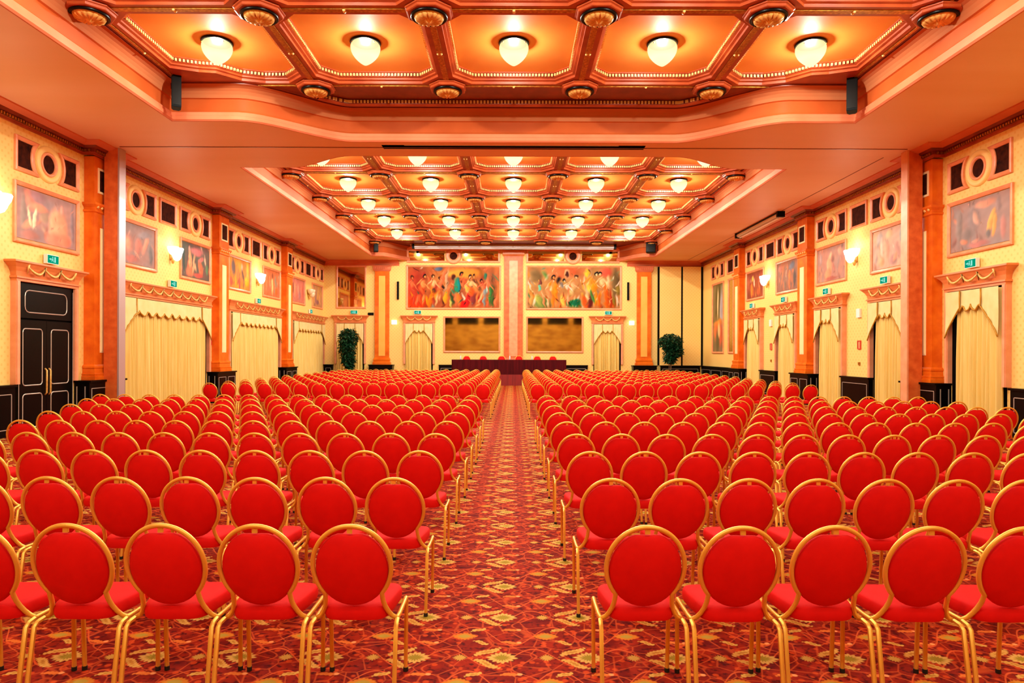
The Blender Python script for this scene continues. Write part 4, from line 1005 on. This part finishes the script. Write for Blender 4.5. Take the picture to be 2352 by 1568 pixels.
# ------------------------------------------------------------------ banquet chairs
def chair_parts(res=1):
    """list of (name, MB, materials, smooth)"""
    P = []
    n = 10 if res else 5; k2 = 26 if res else 12
    # back loop, waisted below the pad, running on into the seat rails
    half = []
    for i in range(k2 + 1):
        a = i / k2 * 2.32
        half.append((.188 * math.sin(a), .695 + .206 * math.cos(a)))
    x_, z_ = half[-1]
    low = [(.139, .53), (.141, .505), (.148, .475), (.16, .445), (.176, .42), (.194, .407), (.2, .404)]
    half += low
    def yb(z): return .07 - .095 * (z - .55) / .36 if z > .55 else .07 + .075 * ((.55 - z) / .146) ** 1.1
    R = [(x, yb(z), z) for x, z in half]; R += [(.203, .2, .404), (.203, .33, .404), (.202, .425, .404)]
    if res == 0: R = R[::2] if len(R) % 2 else R[::2] + [R[-1]]
    full = [(-x, y, z) for x, y, z in reversed(R[1:])] + R
    m = MB().tube(full, .0118, 8 if res else 5)
    m.box(-.012, .012, yb(.89) - .006, yb(.89) + .006, .868, .892)
    P.append(('frame', m, ['brass'], True))
    # round pad with the grip dip at the top
    rings = []
    N = 36 if res else 16
    for sc, off in ((.0, -.046), (.3, -.044), (.55, -.038), (.78, -.027), (.92, -.015), (.985, -.005), (1.0, .005), (.985, .014), (.93, .024), (.8, .031), (.5, .036), (0, .037)):
        ring = []
        for k in range(N):
            a = 2 * PI * k / N; dip = .018 * math.exp(-((math.atan2(math.sin(a - PI / 2), math.cos(a - PI / 2))) / .3) ** 2)
            u, v = .176 * sc * math.cos(a), (.197 * math.sin(a) - dip) * sc
            z = .683 + v; y = yb(max(z, .551)) + (.0 if z > .55 else .0) + off + .0
            if z <= .55: y = .07 + .26 * (.55 - z) + off
            ring.append((u, y, z))
        rings.append(ring)
    P.append(('backrest', MB().loft(rings), ['red'], True))
    # seat cushion
    def outl(k, z):
        pts = []; NS = 28 if res else 12
        for i in range(NS):
            a = 2 * PI * i / NS; c, s = math.cos(a), math.sin(a)
            ex = 2 / 5; x = abs(c) ** ex * (1 if c > 0 else -1); y = abs(s) ** ex * (1 if s > 0 else -1)
            w = .178 + .022 * y
            pts.append((x * w * k, .262 + y * .182 * k + .0, z))
        return pts
    lv = [(.9, .41), (.97, .414), (1.0, .43), (1.0, .455), (.985, .47), (.95, .48), (.8, .487), (.4, .49), (.02, .49)]
    if not res: lv = [(.95, .41), (1, .45), (.95, .48), (.5, .49), (.02, .49)]
    P.append(('seat', MB().loft([outl(k, z) for k, z in lv]), ['red'], True))
    for s in (-1, 1):
        q = 6 if res else 4
        m = MB().tube([(s * .204, .13, .404), (s * .2065, .085, .4), (s * .2075, .064, .385), (s * .208, .03, .2), (s * .2075, .0, .014)], .0115, q, 0); m.lathe([(.014, 0), (.014, .022)], 8 if res else 4, (s * .2075, .0, 0.0), 1)
        P.append(('leg', m, ['brass', 'rubber'], True))
        m = MB().tube([(s * .204, .415, .404), (s * .2035, .43, .385), (s * .199, .442, .014)], .0115, q, 0); m.lathe([(.014, 0), (.014, .022)], 8 if res else 4, (s * .199, .442, 0.0), 1)
        P.append(('leg', m, ['brass', 'rubber'], True))
    return P
proto = thing('banquet_chair', '', 'chair')
for nm, mb, mats, sm in chair_parts(1): mb.build(nm, mats, proto, smooth=sm, angle=.8)
chair_used = False

D1, DR = 3.257, 1.207
rows = []
for r_ in range(9): rows.append((r_, D1 + DR * r_))
for r_ in range(9, 22): rows.append((r_, 17.62 + 1.2 * (r_ - 9)))
cnt_left = {4: 12, 5: 13, 6: 14, 7: 15, 8: 16}
seats = []
for r_, y in rows:
    pitch = .449 + .0024 * min(r_, 9)
    for side in (-1, 1):
        n = 16
        if side < 0 and r_ in cnt_left: n = cnt_left[r_]
        if side < 0 and r_ < 4: n = 11
        x0 = -.772 if side < 0 else .642
        for c in range(n):
            x = x0 + side * pitch * c
            if side < 0: x -= .0
            px = 1178 + x * F / y
            if px < -.24 * F / y or px > 2352 + .24 * F / y: continue
            seats.append((y, r_, side, c, x))
seats.sort(key=lambda s: (s[1], s[3]))
one, rest = seats[:294], seats[294:]
rg = random.Random(11)
for y, r_, side, c, x in one:
    w = 'left' if side < 0 else 'right'
    ordr = ORD[r_] if r_ < 20 else str(r_ + 1)
    lab = 'red gold-framed banquet chair, %s of the aisle, %s row from the front of the picture, %s from aisle' % (w, ordr, ORD[c])
    lab = 'red gold-framed banquet chair %s of the aisle, %s nearest row, %s from the aisle' % (w, ordr, ORD[c])
    loc = (x + rg.uniform(-.001, .001), y + rg.uniform(-.01, .01), 0); rz = rg.uniform(-.006, .006)
    if not chair_used:
        chair_used = True; proto.location = loc; proto.rotation_euler = (0, 0, rz); proto['label'] = lab; proto['group'] = 'red banquet chairs in rows'
    else: dup(proto, loc, lab, 'red banquet chairs in rows', rz)
# chairs on the stage behind the table
for i, px in enumerate((1072, 1110, 1152, 1192, 1234, 1270)):
    dup(proto, ((px - 1178) * 35.99 / F, 36.0, .562), 'red chair facing the hall behind the long stage table, %s from the left' % ORD[i], 'chairs behind the head table', PI).scale = (1.08, 1.08, 1.08)
# the rows beyond, too small to tell apart
big = MB()
MI = {'brass': 0, 'red': 1, 'rubber': 2}
base = [(mb.v, mb.f, [MI[mats[k]] for k in mb.m]) for nm, mb, mats, sm in chair_parts(0)]
for y, r_, side, c, x in rest:
    dx, dy = x + rg.uniform(-.004, .004), y + rg.uniform(-.012, .012)
    for v, f, mm in base:
        o = len(big.v); big.v += [(p[0] + dx, p[1] + dy, p[2]) for p in v]; big.f += [tuple(i + o for i in q) for q in f]; big.m += mm
if rest:
    me = bpy.data.meshes.new('distant_chairs'); me.from_pydata(big.v, [], big.f)
    for k in ('brass', 'red', 'rubber'): me.materials.append(MT[k])
    me.polygons.foreach_set('material_index', big.m); me.polygons.foreach_set('use_smooth', [True] * len(me.polygons)); me.update()
    o = bpy.data.objects.new('distant_chairs', me); C.objects.link(o)
    tag(o, 'distant rows of red gold-framed banquet chairs before the stage', 'chairs', kind='stuff')

# ------------------------------------------------------------------ lights: a bulb in every lamp, camera, view
bulb = bpy.data.lights.new('lamp_bulb', 'POINT'); bulb.energy = 720; bulb.color = (.98, 1.0, .86); bulb.shadow_soft_size = .05
bulb2 = bulb.copy(); bulb2.energy = bulb.energy * .8
for y in [FR_Y[0]] + LIT_HIDDEN + BK_Y:
    for x in LX:
        o = bpy.data.objects.new('lamp_bulb', bulb2 if y < 8 else bulb); C.objects.link(o); o.location = (x, y, HP - .08)
sb = bpy.data.lights.new('sconce_bulb', 'POINT'); sb.energy = 30; sb.color = (1, .88, .7); sb.shadow_soft_size = .1
for wall, t, w in SC:
    loc, rz = place(wall, t, 4.62); o = bpy.data.objects.new('sconce_bulb', sb); C.objects.link(o); o.location = (loc[0] + (.3 if wall == 'left' else -.3), t, 4.72)
w = bpy.data.worlds.new('world'); bpy.context.scene.world = w; w.use_nodes = True; w.node_tree.nodes['Background'].inputs[0].default_value = (0, 0, 0, 1)

cam = bpy.data.cameras.new('camera'); co = bpy.data.objects.new('camera', cam); C.objects.link(co)
cam.sensor_width = 36; cam.lens = 24.0; cam.shift_x = -2 / 2352; cam.shift_y = 24 / 2352; cam.clip_end = 200; cam.clip_start = .05
co.location = (0, 0, EYE); co.rotation_euler = (Matrix.Rotation(PI / 2, 3, 'X') @ Matrix.Rotation(.0033, 3, 'Z')).to_euler()
sc = bpy.context.scene; sc.camera = co
sc.view_settings.view_transform = 'Standard'; sc.view_settings.look = 'None'; sc.view_settings.gamma = 1; sc.view_settings.exposure = EXPOSURE; sc.view_settings.use_curve_mapping = False
sc.cycles.max_bounces = 8; sc.cycles.diffuse_bounces = 5; sc.cycles.glossy_bounces = 3; sc.cycles.adaptive_threshold = .03; sc.cycles.transparent_max_bounces = 16; sc.cycles.caustics_reflective = False; sc.cycles.caustics_refractive = False; sc.cycles.sample_clamp_indirect = 8
